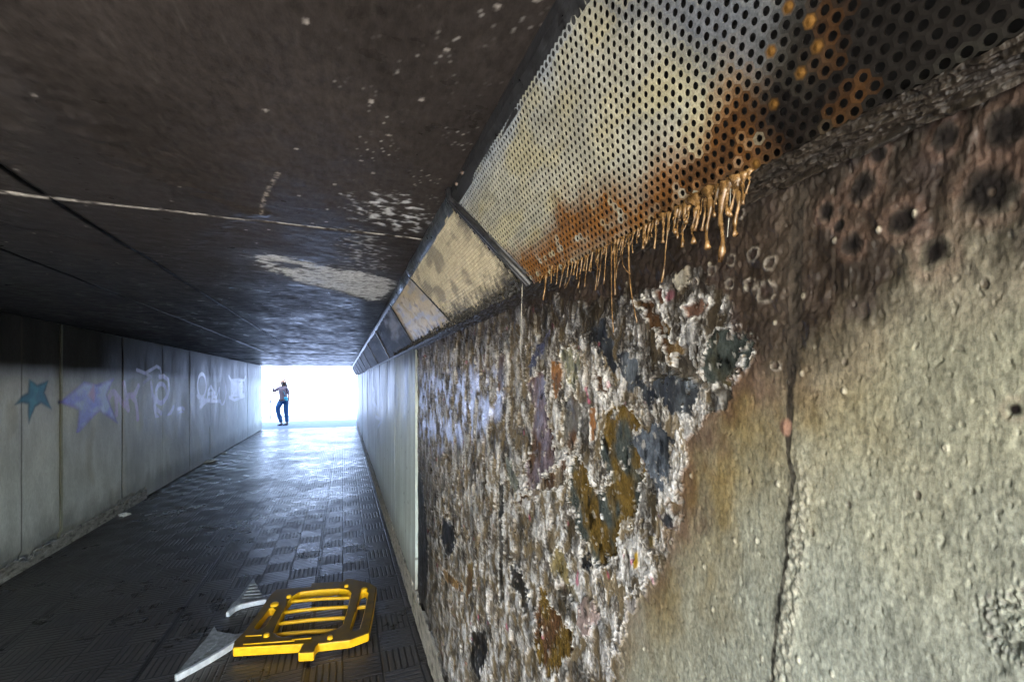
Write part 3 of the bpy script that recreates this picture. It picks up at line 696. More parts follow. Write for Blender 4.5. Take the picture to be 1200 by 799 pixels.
for px, ln, rad in [(648,22,.0012),(655,30,.0012),(661,26,.0011),(668,34,.0012),(676,28,.001),(683,36,.0014),(690,52,.0012),(697,34,.001),(703,60,.0012),(709,44,.001),(714,70,.0012),(718,96,.001),(723,64,.0013),(728,40,.001),
        (733,50,.0012),(740,98,.0011),(746,36,.0011),(752,28,.0016),(760,34,.0022),(766,26,.0018),(773,38,.0022),(781,30,.0018),(789,68,.0012),(796,30,.0022),(802,36,.0016),(808,42,.0022),(813,28,.0018),(819,62,.0024),(825,34,.002),(831,44,.0018),(838,56,.0022),(846,40,.0024),(853,78,.0030),(860,50,.002),(868,40,.0022),(874,62,.0028),(880,34,.002)]:
    drip(px, ln, rad)
for px in np.linspace(636, 885, 45): drip(px+random.uniform(-3, 3), random.uniform(8, 26), random.uniform(.0008, .002))
for px, hk in ((735, -.6), (672, .4), (812, .3), (700, -.5)): drip(px, 46, .0011, 1.4, hk)
for px, ln in ((613, 110), (862, 60)): drip(px, ln, .0005, 1.0, 0, M_thread)

# ------------------------------------------------------------------ LEFT WALL
left = empty('tunnel_wall'); left.matrix_basis = Matrix.Translation((XL, 6, 0))
tag(left, 'left hand pale concrete panel wall with sooty top band and star graffiti', 'wall')
def gp(base, s, pts): return [on_left(base[0]+x/s, base[1]+y/s) for x, y in pts]
A = ((0, 420), 7.5); B = ((120, 420), 6.0)
STAR1 = gp(*A, [(135,405),(200,325),(248,300),(262,185),(330,232),(425,195),(392,300),(455,445),(362,392),(312,425),(255,570),(250,402),(190,388)])
STAR2 = gp(*A, [(520,385),(640,285),(740,205),(850,225),(1000,178),(938,320),(1035,570),(880,462),(830,500),(670,680),(698,452)])
PINK = gp(*A, [(775,320),(820,235),(835,300),(825,380)])
def ell(cx, cy, rx, ry, n=22, a0=0, a1=360): return [(cx+rx*math.cos(R(a0+(a1-a0)*i/n)), cy+ry*math.sin(R(a0+(a1-a0)*i/n))) for i in range(n+1)]
LIL = (.66, .55, .85); WHT = (.86, .88, .98)
STROKES = [
 ([ [(50,270),(65,240),(85,238),(110,272),(140,310),(180,358),(168,290),(150,175)], [(180,262),(225,255),(250,195)], [(205,265),(232,300),(242,360),(246,425)], [(95,250),(100,330),(98,390)] ], LIL, .058, 1, 'tag_n'),
 ([ [(240,80),(270,92),(300,103),(340,80),(380,55),(405,70),(412,95)], [(300,103),(340,130),(290,170)] ], (.40,.38,.52), .034, .8, 'arc'),
 ([ ell(412,245,38,68), [(400,130),(430,125),(462,150),(470,210),(455,270),(412,315),(375,300),(355,262)], [(340,170),(350,260),(362,330)], [(360,335),(375,400),(410,442),(455,415),(480,380),(500,342)], [(366,300),(372,350),(410,385)] ], (.68,.66,.95), .052, 1, 'swirl'),
 ([ [(528,430),(532,395),(555,375),(578,395),(590,430)], [(530,355),(560,345),(575,355)] ], (.6,.6,.85), .042, .9, 'small'),
 ([ ell(698,190,30,82), [(665,262),(700,290),(686,345),(735,296),(742,230),(762,195),(782,235),(765,262),(800,275),(822,208),(818,285),(842,335),(862,290),(872,240),(866,180)], [(740,250),(790,240),(770,285),(740,292)], [(700,285),(760,300),(830,300)], [(685,300),(700,320),(720,300)] ], WHT, .050, 1, 'white_word'),
 ([ [(890,125),(905,155),(955,150),(1000,155),(1006,128)], [(1000,150),(1002,262),(930,292),(893,272)], [(905,150),(910,250)], [(910,170),(990,180)], [(912,190),(992,200)], [(914,210),(990,222)], [(915,232),(975,240)], [(915,160),(985,245)], [(985,160),(920,245)], [(905,262),(995,250)] ], WHT, .055, 1, 'white_block'),
]
for g in STROKES:
    for i, s in enumerate(g[0]): g[0][i] = gp(*B, s)
LJ = [JY+STEP*k for k in range(-8, 10) if Y0 < JY+STEP*k < Y1-.3]
def left_color(Y, Z):
    zz = Z-EYE; n = fbm(Y*1.6, Z*1.4, 501, 4); n2 = fbm(Y*9, Z*3, 502, 4)
    c = np.tile([.60, .63, .61], (len(Y), 1))*(1+.22*n+.14*n2)[:, None]
    c = mix(c, c*.78, ss(.1, .5, fbm(Y*1.1+9, Z*.7, 503, 3)))
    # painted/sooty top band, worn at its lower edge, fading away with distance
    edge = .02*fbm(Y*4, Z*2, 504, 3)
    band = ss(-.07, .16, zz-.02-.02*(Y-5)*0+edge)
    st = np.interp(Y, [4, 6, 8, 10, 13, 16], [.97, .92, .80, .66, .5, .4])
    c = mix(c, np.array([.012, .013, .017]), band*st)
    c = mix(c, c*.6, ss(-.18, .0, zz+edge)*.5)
    c = mix(c, np.array([.30, .28, .20]), ss(.25, .55, fbm(Y*2.3, Z*1.2, 505, 3))*.35*(1-band))
    # base dirt and scuffs
    c = mix(c, np.array([.12, .11, .10]), ss(.28, .02, Z-.12+.12*fbm(Y*5, Z*3, 506, 3))*.55)
    d1, _, i1 = worley(Y*6, Z*9, 507); c = mix(c, np.array([.5, .5, .46]), ss(.07, .03, d1)*(i1 > .9)*.6*(1-band))
    # hairline vertical crack near joint
    cd = np.abs(Y-4.80-.01*fbm(Z*3, Z*0, 508, 3)); c = mix(c, np.array([.05, .05, .045]), ss(.014, .005, cd)*.7)
    m = (Y > 5) & (Y < 5.36) & False
    js = ss(.028, .014, np.abs(Y-(JY+.012))); c = mix(c, np.array([.42, .43, .34])*1.0, js*.85*(1-.85*band))
    # star graffiti
    gm = np.zeros(len(Y)); sel = (Y > 4.3) & (Y < 16) & (zz > -.5)
    y, z = Y[sel], Z[sel]; cs = c[sel]; gs = np.zeros(len(y))
    wob = .012*fbm(y*7, z*9, 511, 3)
    s1 = ss(.018, -.012, sdf(STAR1, y+wob, z)); 
    k = mix(np.tile([.01, .19, .32], (len(y), 1)), np.array([.03, .32, .45]), ss(-.2, .35, fbm(y*6, z*8, 512, 3)))
    k = mix(k, np.array([.008, .04, .07]), ss(-.035, .0, sdf(STAR1, y, z))*.7)
    cs = mix(cs, k, s1*.92); gs = np.maximum(gs, s1)
    d2 = sdf(STAR2, y+wob, z); s2 = ss(.02, -.015, d2)
    k = mix(np.tile([.30, .34, .95], (len(y), 1)), np.array([.50, .60, .98]), ss(-.25, .3, fbm(y*4, z*7, 513, 3)))
    k = mix(k, np.array([.22, .14, .55]), ss(-.05, .0, d2)*.6)
    k = mix(k, np.array([.55, .30, .62]), ss(.03, -.02, sdf(PINK, y, z))*.8)
    cs = mix(cs, k, s2*.93); gs = np.maximum(gs, s2)
    tips = ss(.04, .0, np.hypot(y-STAR2[0][0], z-STAR2[0][1]))+ss(.04, 0, np.hypot(y-STAR2[9][0], z-STAR2[9][1])); cs = mix(cs, np.array([.01, .02, .06]), np.clip(tips, 0, 1)*.8)
    for polys, colr, w, op, nm in STROKES:
        for P in polys:
            P = np.array(P); mm = (y > P[:, 0].min()-.15) & (y < P[:, 0].max()+.15)
            if not mm.any(): continue
            q = line_d(P, y[mm]*1.0, z[mm]); t = ss(w*.85, w*.5, q)*op*(.8+.4*fbm(y[mm]*9, z[mm]*9, 514, 2)).clip(0, 1)
            tmp = cs[mm]; tmp = mix(tmp, np.array(colr), t); cs[mm] = tmp
            g = gs[mm]; gs[mm] = np.maximum(g, t)
    c[sel] = cs; gm[sel] = gs
    return c, .5+0*Y-.12*gm+.0, gm
def left_panel(a, b, off):
    fine = 4.0 < b < 13.5
    ny = int((b-a)/(.009 if fine else .03)); nz = 240 if fine else 90
    ys = np.linspace(a+.004, b-.004, ny); zs = np.linspace(.02, CEIL-.003, nz)
    Yg, Zg = np.meshgrid(ys, zs, indexing='ij'); Y, Z = Yg.ravel(), Zg.ravel()
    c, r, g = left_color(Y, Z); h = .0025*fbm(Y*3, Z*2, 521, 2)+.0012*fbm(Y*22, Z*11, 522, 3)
    e = np.minimum(Y-ys[0], ys[-1]-Y); h = h-.006*ss(.012, 0, e)
    h = h+.008*ss(.02, .008, np.abs(Y-(JY+.012)))*(1+.3*fbm(Y*0, Z*9, 523))
    h = h-.02*ss(.16, .10, Z+.05*fbm(Y*6, Z*5, 524, 3))*(Y < 7.2)   # broken foot
    V = np.stack([XL+off+h, Y, Z], 1)
    n = len(V); s0 = np.arange(nz); s1 = (ny-1)*nz+s0
    Vb = np.concatenate([V[s0]*[0, 1, 1]+[XL-.05, 0, 0], V[s1]*[0, 1, 1]+[XL-.05, 0, 0]])
    q0 = np.stack([s0[:-1], n+s0[:-1], n+s0[1:], s0[1:]], 1); q1 = np.stack([s1[:-1], s1[1:], n+nz+s0[1:], n+nz+s0[:-1]], 1)
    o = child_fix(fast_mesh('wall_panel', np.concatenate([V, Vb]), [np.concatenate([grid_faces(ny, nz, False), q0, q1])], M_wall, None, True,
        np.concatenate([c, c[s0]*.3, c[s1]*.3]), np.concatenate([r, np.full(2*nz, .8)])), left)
    return o, V, c, r, g, ny, nz
le = [Y0]+LJ+[Y1]
paint_store = []
for a, b in zip(le[:-1], le[1:]):
    o, Vp, c, r, g, ny, nz = left_panel(a, b, .004*rng.uniform(-1, 1))
    paint_store.append((Vp, c, r, g, ny, nz))
# each graffito also gets its own thin paint film (a part of the wall) where paint is solid
def film(name, label, inside):
    Vs = []; Fs = []; Cs = []; Rs = []; base = 0
    for Vp, c, r, g, ny, nz in paint_store:
        m = (g > .3) & inside(Vp[:, 1], Vp[:, 2])
        if not m.any(): continue
        F = grid_faces(ny, nz, False); F = F[m[F].all(1)]
        if not len(F): continue
        u, inv = np.unique(F, return_inverse=True); Vn = Vp[u].copy(); Vn[:, 0] += .0012
        Vs.append(Vn); Fs.append(inv.reshape(-1, 4)+base); Cs.append(c[u]); Rs.append(r[u]); base += len(u)
    if not Vs: return
    o = child_fix(fast_mesh(name, np.concatenate(Vs), np.concatenate(Fs), M_wall, None, True, np.concatenate(Cs), np.concatenate(Rs)), left)
    if label: o['label'] = label
film('graffiti_star', 'small dark teal spray painted star', lambda y, z: sdf(STAR1, y, z) < .03)
film('graffiti_star', 'large blue violet spray painted star', lambda y, z: sdf(STAR2, y, z) < .03)
tl = {'tag_n': 'thin lilac graffiti letters beside the violet star', 'arc': None, 'swirl': 'lilac looping graffiti letter', 'small': None, 'white_word': 'bright white scrawled graffiti word', 'white_block': 'white hatched graffiti block nearest the daylight'}
for polys, colr, w, op, nm in STROKES:
    if tl[nm]: film('graffiti_tag', tl[nm], (lambda P, w: lambda y, z: np.min([line_d(p, y, z) for p in P], 0) < w*1.3)(polys, w))
child_fix(MB().box((XL-.26, (Y0+Y1)/2, 1.1), (.42, Y1-Y0, 2.2)).build('wall_core', M_conc), left)
plinth(XL, -1, Y0, 7.2, .115, .020, 'plinth', left, 601, 500, .9, [.26, .25, .225])

# ------------------------------------------------------------------ CEILING
ceil = empty('ceiling'); tag(ceil, kind='structure')
def cpx(base, s, pts): return [on_ceil(base[0]+x/s, base[1]+y/s) for x, y in pts]
CC = ((250, 190), 3.474)
WP1 = cpx(*CC, [(150,385),(230,378),(330,396),(430,418),(520,440),(640,455),(730,488),(712,535),(650,565),(540,530),(430,505),(330,478),(250,442),(190,412)])
WP1D = cpx(*CC, [(238,402),(300,408),(400,432),(330,436),(250,424)])
WP2 = cpx(*CC, [(545,180),(600,140),(760,130),(850,160),(880,240),(840,290),(700,260),(600,235)])
WP3 = cpx(*CC, [(528,270),(690,285),(690,440),(525,435)])
SPK = cpx((0, 0), 1, [(420,-20),(620,-40),(640,0),(560,170),(520,240),(450,270),(410,210)])
DR = cpx(*CC, [(262,42),(245,75),(222,110),(208,150),(196,190),(196,212)])
def ceil_color(X, Y):
    n = fbm(X*2, Y*1.3, 701, 4); n2 = fbm(X*14, Y*30, 702, 4); wx = X+.09*fbm(X*12, Y*16, 703, 5); wy = Y+.05*fbm(X*12, Y*12, 704, 4)
    c = np.tile([.046, .038, .034], (len(X), 1))*(.85*(1+.35*n+.18*n2))[:, None]
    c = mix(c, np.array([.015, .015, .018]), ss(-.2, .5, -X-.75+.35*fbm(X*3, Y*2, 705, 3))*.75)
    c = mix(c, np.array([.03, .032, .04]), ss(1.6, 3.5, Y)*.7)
    sc = ss(-.32, -.12, fbm(X*13, Y*60, 706, 5, .6)+.05*n)
    h = 0*X
    for P, a in ((WP1, .95), (WP2, .55), (WP3, .28)):
        s = ss(.02, -.02, sdf(P, wx, wy)+.05*fbm(X*30, Y*70, 731, 4))
        if P is WP1: s = s*(1-ss(.02, -.01, sdf(WP1D, wx, wy))); m = s*sc
        else: m = s*ss(-.02, .4, fbm(X*26, Y*40, 707, 4))
        c = mix(c, np.array([.95, .95, .95]), m*a); h = h-.002*m
    # smear halo
    s = ss(.12, 0, sdf(WP1, wx, wy)); c = mix(c, np.array([.11, .105, .105]), s*.4*sc)
    d1, _, i1 = worley(X*120, Y*120, 708); sp = ss(.05, -.06, sdf(SPK, wx, wy))
    c = mix(c, np.array([.5, .47, .43]), ss(.26, .12, d1)*(i1 > .78)*sp*ss(-.1, .4, fbm(X*9, Y*9, 709))*.6)
    d2, _, i2 = worley(X*14+3, Y*14, 710); c = mix(c, np.array([.4, .36, .32]), ss(.09, .03, d2)*(i2 > .9)*.8)
    q = line_d(DR, X, Y); c = mix(c, np.array([.33, .28, .23]), ss(.008, .003, q)*ss(-.2, .3, fbm(X*60, Y*60, 711))*.8)
    # scratches
    scr = ss(.40, .55, fbm(X*90, Y*7, 712, 2))*ss(-.4, .1, -X)*ss(2.0, .5, Y); c = mix(c, np.array([.09, .08, .07]), scr*.25)
    # crumbly lime along the first cross joint
    j = np.abs(Y-1.67+.006*fbm(X*12, Y*0, 713, 3)); wd = np.interp(X, [-2.4, -.95, -.75, -.4, 0, .27], [.02, .022, .016, .008, .006, .005])
    c = mix(c, np.array([.42, .38, .33]), ss(1.0, .4, j/wd)*ss(-.35, .1, fbm(X*22, Y*50, 714, 3))*.85)
    j = np.abs(Y-4.2+.01*fbm(X*6, Y*0, 715, 3)); c = mix(c, np.array([.22, .2, .18]), ss(.014, .005, j)*ss(-.1, .3, fbm(X*9, Y*9, 716, 3))*.8)
    # broad trowel hollows
    h = h+.004*fbm(X*3, Y*3, 717, 3)+.0005*fbm(X*26, Y*45, 718, 4)
    t = sdf(cpx((0, 0), 1, [(0,60),(60,110),(150,190),(300,250),(200,300),(0,260)]), wx, wy); h = h+.006*ss(.05, -.05, t); c = mix(c, np.array([.03, .028, .03]), ss(.05, -.08, t)*.45)
    return c, np.clip(.42+.25*n2, .2, .8), h
def cslab(x0, x1, y0, y1, k):
    near = y0 < 2 and y1 > 0; mid = y1 < 9
    dx, dy = (.0045, .006) if near and x1 > -.9 else (.008, .01) if near else (.012, .014) if mid else (.05, .06)
    xs = np.linspace(x0+.001, x1-.001, max(4, int((x1-x0)/dx))); ys = np.linspace(y0+.001, y1-.001, max(4, int((y1-y0)/dy)))
    Xg, Yg = np.meshgrid(xs, ys, indexing='ij'); X, Y = Xg.ravel(), Yg.ravel()
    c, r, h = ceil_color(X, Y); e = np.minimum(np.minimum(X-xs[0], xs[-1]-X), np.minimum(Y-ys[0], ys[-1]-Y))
    chip = .006*ss(0.0, .4, fbm(X*20, Y*20, 720, 3)); z = CEIL+k-h+.003*ss(.006+chip, 0, e); c = mix(c, c*.06, ss(.016, .006, e)*(np.abs(Y-1.67) > .02)*(np.abs(Y-4.2) > .02))
    V = np.stack([X, Y, z], 1); n = len(xs); m = len(ys)
    # rim up into the joint
    idx = np.arange(n*m).reshape(n, m); loop = np.concatenate([idx[:, 0], idx[-1, 1:], idx[::-1, -1][1:], idx[0, ::-1][1:-1]])
    Vu = V[loop]+[0, 0, .06]; b = n*m+np.arange(len(loop)); F2 = np.stack([loop, np.roll(loop, -1), np.roll(b, -1), b], 1)
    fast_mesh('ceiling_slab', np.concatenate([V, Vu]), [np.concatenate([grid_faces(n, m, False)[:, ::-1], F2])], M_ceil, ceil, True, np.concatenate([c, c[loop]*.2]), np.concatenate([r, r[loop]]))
cy = [Y0, 1.67, 4.2, 6.7, 9.2, 11.7, 14.2, Y1]; cx = [XL, -1.30, -.80, XR]
for a, b in zip(cy[:-1], cy[1:]):
    for x0, x1 in zip(cx[:-1], cx[1:]): cslab(x0, x1, a, b, .003*rng.uniform(-1, 1))
deck = MB().box(((XL+XR)/2, (Y0+Y1)/2, CEIL+.05+.25), (XR-XL+.9, Y1-Y0, .5)).build('ceiling_deck', M_conc, ceil)

# ------------------------------------------------------------------ FLOOR
def floor_mat():
    m, nt, p = mat_base('wet_ribbed_paving'); L = nt.links.new
    tc = N(nt, 'ShaderNodeTexCoord'); sp = N(nt, 'ShaderNodeSeparateXYZ'); L(tc.outputs['Object'], sp.inputs[0])
    wn = noise_node(nt, 3, 3); 
    def M(op, a, b=None, c=None, clamp=False):
        n = N(nt, 'ShaderNodeMath', operation=op, use_clamp=clamp)
        for i, v in enumerate((a, b, c)):
            if v is None: continue
            if isinstance(v, (int, float)): n.inputs[i].default_value = v
            else: L(v, n.inputs[i])
        return n.outputs[0]
    S = .20
    w = M('MULTIPLY', M('SUBTRACT', wn.outputs['Fac'], .5), .012)
    x = M('DIVIDE', M('ADD', sp.outputs[0], w), S); y = M('DIVIDE', M('ADD', sp.outputs[1], w), S)
    par = M('MODULO', M('ADD', M('FLOOR', x), M('FLOOR', y)), 2); par = M('ABSOLUTE', par)
    fx, fy = M('FRACT', M('ADD', x, 100)), M('FRACT', M('ADD', y, 100))
    u = M('ADD', M('MULTIPLY', fx, par), M('MULTIPLY', fy, M('SUBTRACT', 1, par)))
    rib = M('FRACT', M('MULTIPLY', u, 6)); rd = M('MULTIPLY', M('ABSOLUTE', M('SUBTRACT', rib, .5)), 2)     # 1 at gap
    gap = N(nt, 'ShaderNodeMapRange', interpolation_type='SMOOTHSTEP'); L(rd, gap.inputs[0]); gap.inputs[1].default_value = .55; gap.inputs[2].default_value = .92
    ex = M('ABSOLUTE', M('SUBTRACT', fx, .5)); ey = M('ABSOLUTE', M('SUBTRACT', fy, .5))
    cg = N(nt, 'ShaderNodeMapRange', interpolation_type='SMOOTHSTEP'); L(M('MAXIMUM', ex, ey), cg.inputs[0]); cg.inputs[1].default_value = .46; cg.inputs[2].default_value = .495
    # big bay joints running along the tunnel
    bx = M('ABSOLUTE', M('SUBTRACT', M('FRACT', M('ADD', M('DIVIDE', sp.outputs[0], .84), 10.21)), .5)); bg = N(nt, 'ShaderNodeMapRange'); L(bx, bg.inputs[0]); bg.inputs[1].default_value = .484; bg.inputs[2].default_value = .493
    G = M('MAXIMUM', M('MAXIMUM', gap.outputs[0], cg.outputs[0]), bg.outputs[0])
    big = noise_node(nt, 1.3, 5, .6); fine = noise_node(nt, 45, 5, .7); mid = noise_node(nt, 9, 5, .65)
    cell = N(nt, 'ShaderNodeTexWhiteNoise', noise_dimensions='2D'); cv = N(nt, 'ShaderNodeCombineXYZ'); L(M('FLOOR', x), cv.inputs[0]); L(M('FLOOR', y), cv.inputs[1]); L(cv.outputs[0], cell.inputs['Vector'])
    rp = N(nt, 'ShaderNodeValToRGB'); rp.color_ramp.elements[0].color = (.026, .024, .026, 1); rp.color_ramp.elements[1].color = (.085, .074, .068, 1)
    rp.color_ramp.elements[0].position = .3; rp.color_ramp.elements[1].position = .75
    L(M('ADD', M('MULTIPLY', mid.outputs['Fac'], .6), M('ADD', M('MULTIPLY', fine.outputs['Fac'], .35), M('MULTIPLY', cell.outputs['Value'], .12))), rp.inputs[0])
    mx = N(nt, 'ShaderNodeMix', data_type='RGBA'); L(M('MULTIPLY', G, .9), mx.inputs['Factor']); L(rp.outputs[0], mx.inputs['A']); mx.inputs['B'].default_value = (.006, .006, .007, 1)
    # pale grit specks
    vo = N(nt, 'ShaderNodeTexVoronoi'); vo.inputs['Scale'].default_value = 26; L(tc.outputs['Object'], vo.inputs['Vector'])
    spk = M('MULTIPLY', M('LESS_THAN', vo.outputs['Distance'], .09), M('GREATER_THAN', fine.outputs['Fac'], .56))
    mx2 = N(nt, 'ShaderNodeMix', data_type='RGBA'); L(spk, mx2.inputs['Factor']); L(mx.outputs['Result'], mx2.inputs['A']); mx2.inputs['B'].default_value = (.22, .2, .18, 1)
    L(mx2.outputs['Result'], p.inputs['Base Color'])
    L(M('ADD', maprange(nt, big.outputs['Fac'], .35, .65, .26, .44), M('MULTIPLY', M('SUBTRACT', mid.outputs['Fac'], .5), .5), clamp=True), p.inputs['Roughness'])
    p.inputs['Specular IOR Level'].default_value = .28
    hh = M('ADD', M('MULTIPLY', G, -1.0), M('ADD', M('MULTIPLY', mid.outputs['Fac'], .3), M('MULTIPLY', fine.outputs['Fac'], .3)))
    hh = M('ADD', hh, M('MULTIPLY', cell.outputs['Value'], .06))
    b = N(nt, 'ShaderNodeBump'); b.inputs['Strength'].default_value = 1.0; b.inputs['Distance'].default_value = .004; L(hh, b.inputs['Height']); L(b.outputs[0], p.inputs['Normal'])
    return m
fl = MB().add([(XL-.1, Y0-.02, 0), (XR+.1, Y0-.02, 0), (XR+.1, Y1+.02, 0), (XL-.1, Y1+.02, 0)], [(0, 1, 2, 3)]).build('floor', floor_mat())
tag(fl, kind='structure')

# ------------------------------------------------------------------ OUTSIDE
M_pave = plain('pale_paving', (.10, .125, .18), .8, 0, .12, 6, .2, col2=(.13, .16, .22))  # exit paving, tinted blue to colour the light entering the tunnel
M_paven = plain('light_paving', (.5, .47, .42), .8, 0, .12, 6, .2)
M_earth = plain('earth_ground', (.16, .14, .09), .9, 0, .3, 3, .5)
M_bluewall = plain('blue_tinted_render', (.19, .25, .40), .8, 0, .05, 5, .15)  # blue put into the wall colour so it throws blue light inside
gnd = MB().add([(-400, -400, -.03), (400, -400, -.03), (400, 400, -.03), (-400, 400, -.03)], [(0, 1, 2, 3)]).build('ground', M_earth); tag(gnd, kind='structure')
for (a, b, nm) in ((Y1+.02, 21.4, 'pavement'), (-16, Y0-.02, 'pavement')):
    o = MB().add([(-9, a, -.004), (7, a, -.004), (7, b, -.004), (-9, b, -.004)], [(0, 1, 2, 3)]).build(nm, M_pave if a > 0 else M_paven); tag(o, kind='structure')
fw = empty('retaining_wall'); fw.matrix_basis = Matrix.Translation((-1, 21.6, 0)); tag(fw, 'sunlit off-white rendered wall facing the tunnel exit', 'wall')
child_fix(MB().box((-1, 21.7, 1.4), (18, .4, 2.8)).build('wall_face', M_bluewall, bevel=.01), fw)
child_fix(MB().box((-1, 21.68, 2.84), (18.1, .5, .08)).build('coping', M_conc, bevel=.01), fw)
child_fix(MB().box((-1, 21.47, .05), (18, .06, .1)).build('plinth', plain('grey_plinth', (.04, .06, .08), .9)), fw)
emb = plain('grass_bank', (.06, .09, .03), .9, 0, .4, 8, .5)
for x0, x1 in ((XL-30, XL-.48), (XR+.43, XR+30)):
    o = MB().box(((x0+x1)/2, (Y0+Y1)/2, 1.25), (x1-x0, Y1-Y0-.06, 2.5)).build('embankment', emb); tag(o, kind='structure')
for i, (yy, lab) in enumerate(((Y1+.03, 'exit'), (Y0-.03, 'entrance'))):
    pass
# low raised kerb piece outside right + bollard left
o = MB().box((.15, 20.9, .05), (1.9, .5, .11)).build('step', plain('blue_grey_kerb', (.05, .08, .11), .8), bevel=.012); tag(o, 'low blue-grey kerb step at the foot of the white wall outside', 'kerb')
bx_, by_ = on_floor(316.5, 491.5)
bl = empty('bollard'); bl.matrix_basis = Matrix.Translation((bx_, by_, 0)); tag(bl, 'slim dark bollard standing outside, left of the walking woman', 'bollard')
M_bol = plain('bollard_paint', (.03, .035, .05), .5)
child_fix(MB().tube([(bx_, by_, 0), (bx_, by_, .72)], .04, 14).build('post', M_bol, smooth=False), bl)
child_fix(MB().tube([(bx_, by_, .72), (bx_, by_, .75), (bx_, by_, .80), (bx_, by_, .84), (bx_, by_, .86)], [.035, .055, .06, .045, .01], 14).build('cap', M_bol, smooth=True), bl)

# ------------------------------------------------------------------ LITTER
M_litter = plain('crumpled_paper', (.62, .63, .65), .6, 0, .15, 60)
def litter(px, py, sx, sy, sz, label, seed, name='paper_scrap'):
    x, y = on_floor(px, py); r = random.Random(seed); q = MB(); n, m = 14, 9; V = []; F = []
    for i in range(n):
        for j in range(m):
            a = 2*math.pi*i/n; b = math.pi*j/(m-1); k = .65+.55*r.random()
            V.append((x+sx*k*math.cos(a)*math.sin(b), y+sy*k*math.sin(a)*math.sin(b), sz*(1+k*math.cos(b))*.75))
    for i in range(n):
        for j in range(m-1): F.append((i*m+j, i*m+j+1, ((i+1) % n)*m+j+1, ((i+1) % n)*m+j))
    o = q.add(V, F).build(name, M_litter); return tag(o, label, 'litter', 'white litter along the left wall')
litter(246, 541, .15, .22, .03, 'largest white crumpled litter flattened on floor along the left wall', 1, 'plastic_bag')
litter(146, 604, .06, .07, .02, 'small white scrap nearest the viewer at foot of left wall', 2)
litter(262, 531, .06, .1, .02, 'small white scrap just beyond the flattened white bag', 3)
litter(284, 514, .08, .16, .025, 'white scrap farthest along the left wall, towards the daylight', 4)

# ------------------------------------------------------------------ BARRIER
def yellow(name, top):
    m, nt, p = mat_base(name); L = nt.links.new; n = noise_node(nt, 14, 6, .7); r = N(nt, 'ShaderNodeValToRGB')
    if top: e = [(.3, (.065, .038, .009)), (.75, (.17, .10, .015))]  # browner top: mostly the dark ceiling's reflection put into the colour
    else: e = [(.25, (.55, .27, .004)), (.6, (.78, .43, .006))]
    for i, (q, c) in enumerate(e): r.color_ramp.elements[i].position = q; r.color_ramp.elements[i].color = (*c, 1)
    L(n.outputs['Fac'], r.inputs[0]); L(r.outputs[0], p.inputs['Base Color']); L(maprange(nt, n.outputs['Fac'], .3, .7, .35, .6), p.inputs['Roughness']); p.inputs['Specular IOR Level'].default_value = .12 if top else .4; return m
M_yt, M_ys = yellow('shaded_yellow_plastic', True), yellow('yellow_plastic', False)
bar_o = empty('plastic_barrier'); bc = on_floor(355, 720); bar_o.matrix_basis = Matrix.Translation((*bc, 0))
tag(bar_o, 'yellow plastic pedestrian barrier lying flat on the dark paving', 'barrier')
ZT, ZB = .075, .022
def bp(pts, z=ZT): return [on_floor(265+x/6.486, 670+y/6.486, z) for x, y in pts]
outer = bp([(50,575),(62,520),(140,445),(340,165),(380,128),(640,108),(650,80),(890,66),(905,50),(940,45),(1095,78),(1145,112),(1120,290),(1085,460),(940,512),(700,540),(682,560),(668,605),(545,612),(582,545)])
win = bp([(470,225),(510,180),(560,150),(700,133),(860,125),(925,135),(948,160),(930,240),(905,330),(885,390),(850,425),(700,482),(480,492),(400,480),(362,455),(400,370),(440,290)])
sl = bp([(325,278),(352,270),(372,285),(340,340),(300,405),(270,432),(225,430),(222,415),(270,350)])
sr = bp([(1025,150),(1055,140),(1078,160),(1060,250),(1035,350),(1012,428),(985,440),(950,435),(948,415),(985,300)])
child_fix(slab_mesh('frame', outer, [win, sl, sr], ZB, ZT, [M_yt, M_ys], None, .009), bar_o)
for a, b in (((478,212),(940,182)), ((440,292),(925,250)), ((395,378),(905,332)), ((370,462),(860,428))):
    (x0, y0_), (x1, y1_) = bp([a, b], .06); q = MB(); n = 10
    q.tube([(x0+(x1-x0)*i/n, y0_+(y1_-y0_)*i/n, .047+.006*math.sin(math.pi*i/n)) for i in range(n+1)], .0115, 12)
    child_fix(q.build('rail', M_ys, smooth=True), bar_o)
def knob(x, y, r, h=.018):
    (a, b), = bp([(x, y)], ZT+.01)
    child_fix(MB().tube([(a, b, ZT-.01), (a, b, ZT+h*.6), (a, b, ZT+h*.9), (a, b, ZT+h)], [r, r, r*.75, r*.3], 14).build('boss', M_ys, smooth=True), bar_o)
for x, y, r in ((368,240,.026),(1050,128,.024),(478,182,.016),(308,474,.017),(790,492,.016),(915,102,.014)): knob(x, y, r)
for x, y in ((345,285),(1015,268)):
    (a, b), = bp([(x, y)], .05); child_fix(MB().box((a, b, .05), (.075, .022, .02), rz=-.05).build('clip', M_ys, bevel=.004), bar_o)
# recessed line mouldings on the front edge
for a, b in (((130,548),(520,520)),((500,512),(650,500)),((150,485),(270,478))):
    p0, p1 = bp([a, b], ZT+.002); child_fix(MB().tube([(*p0, ZT+.001), (*p1, ZT+.001)], .004, 8).build('moulding', M_ys, smooth=True), bar_o)

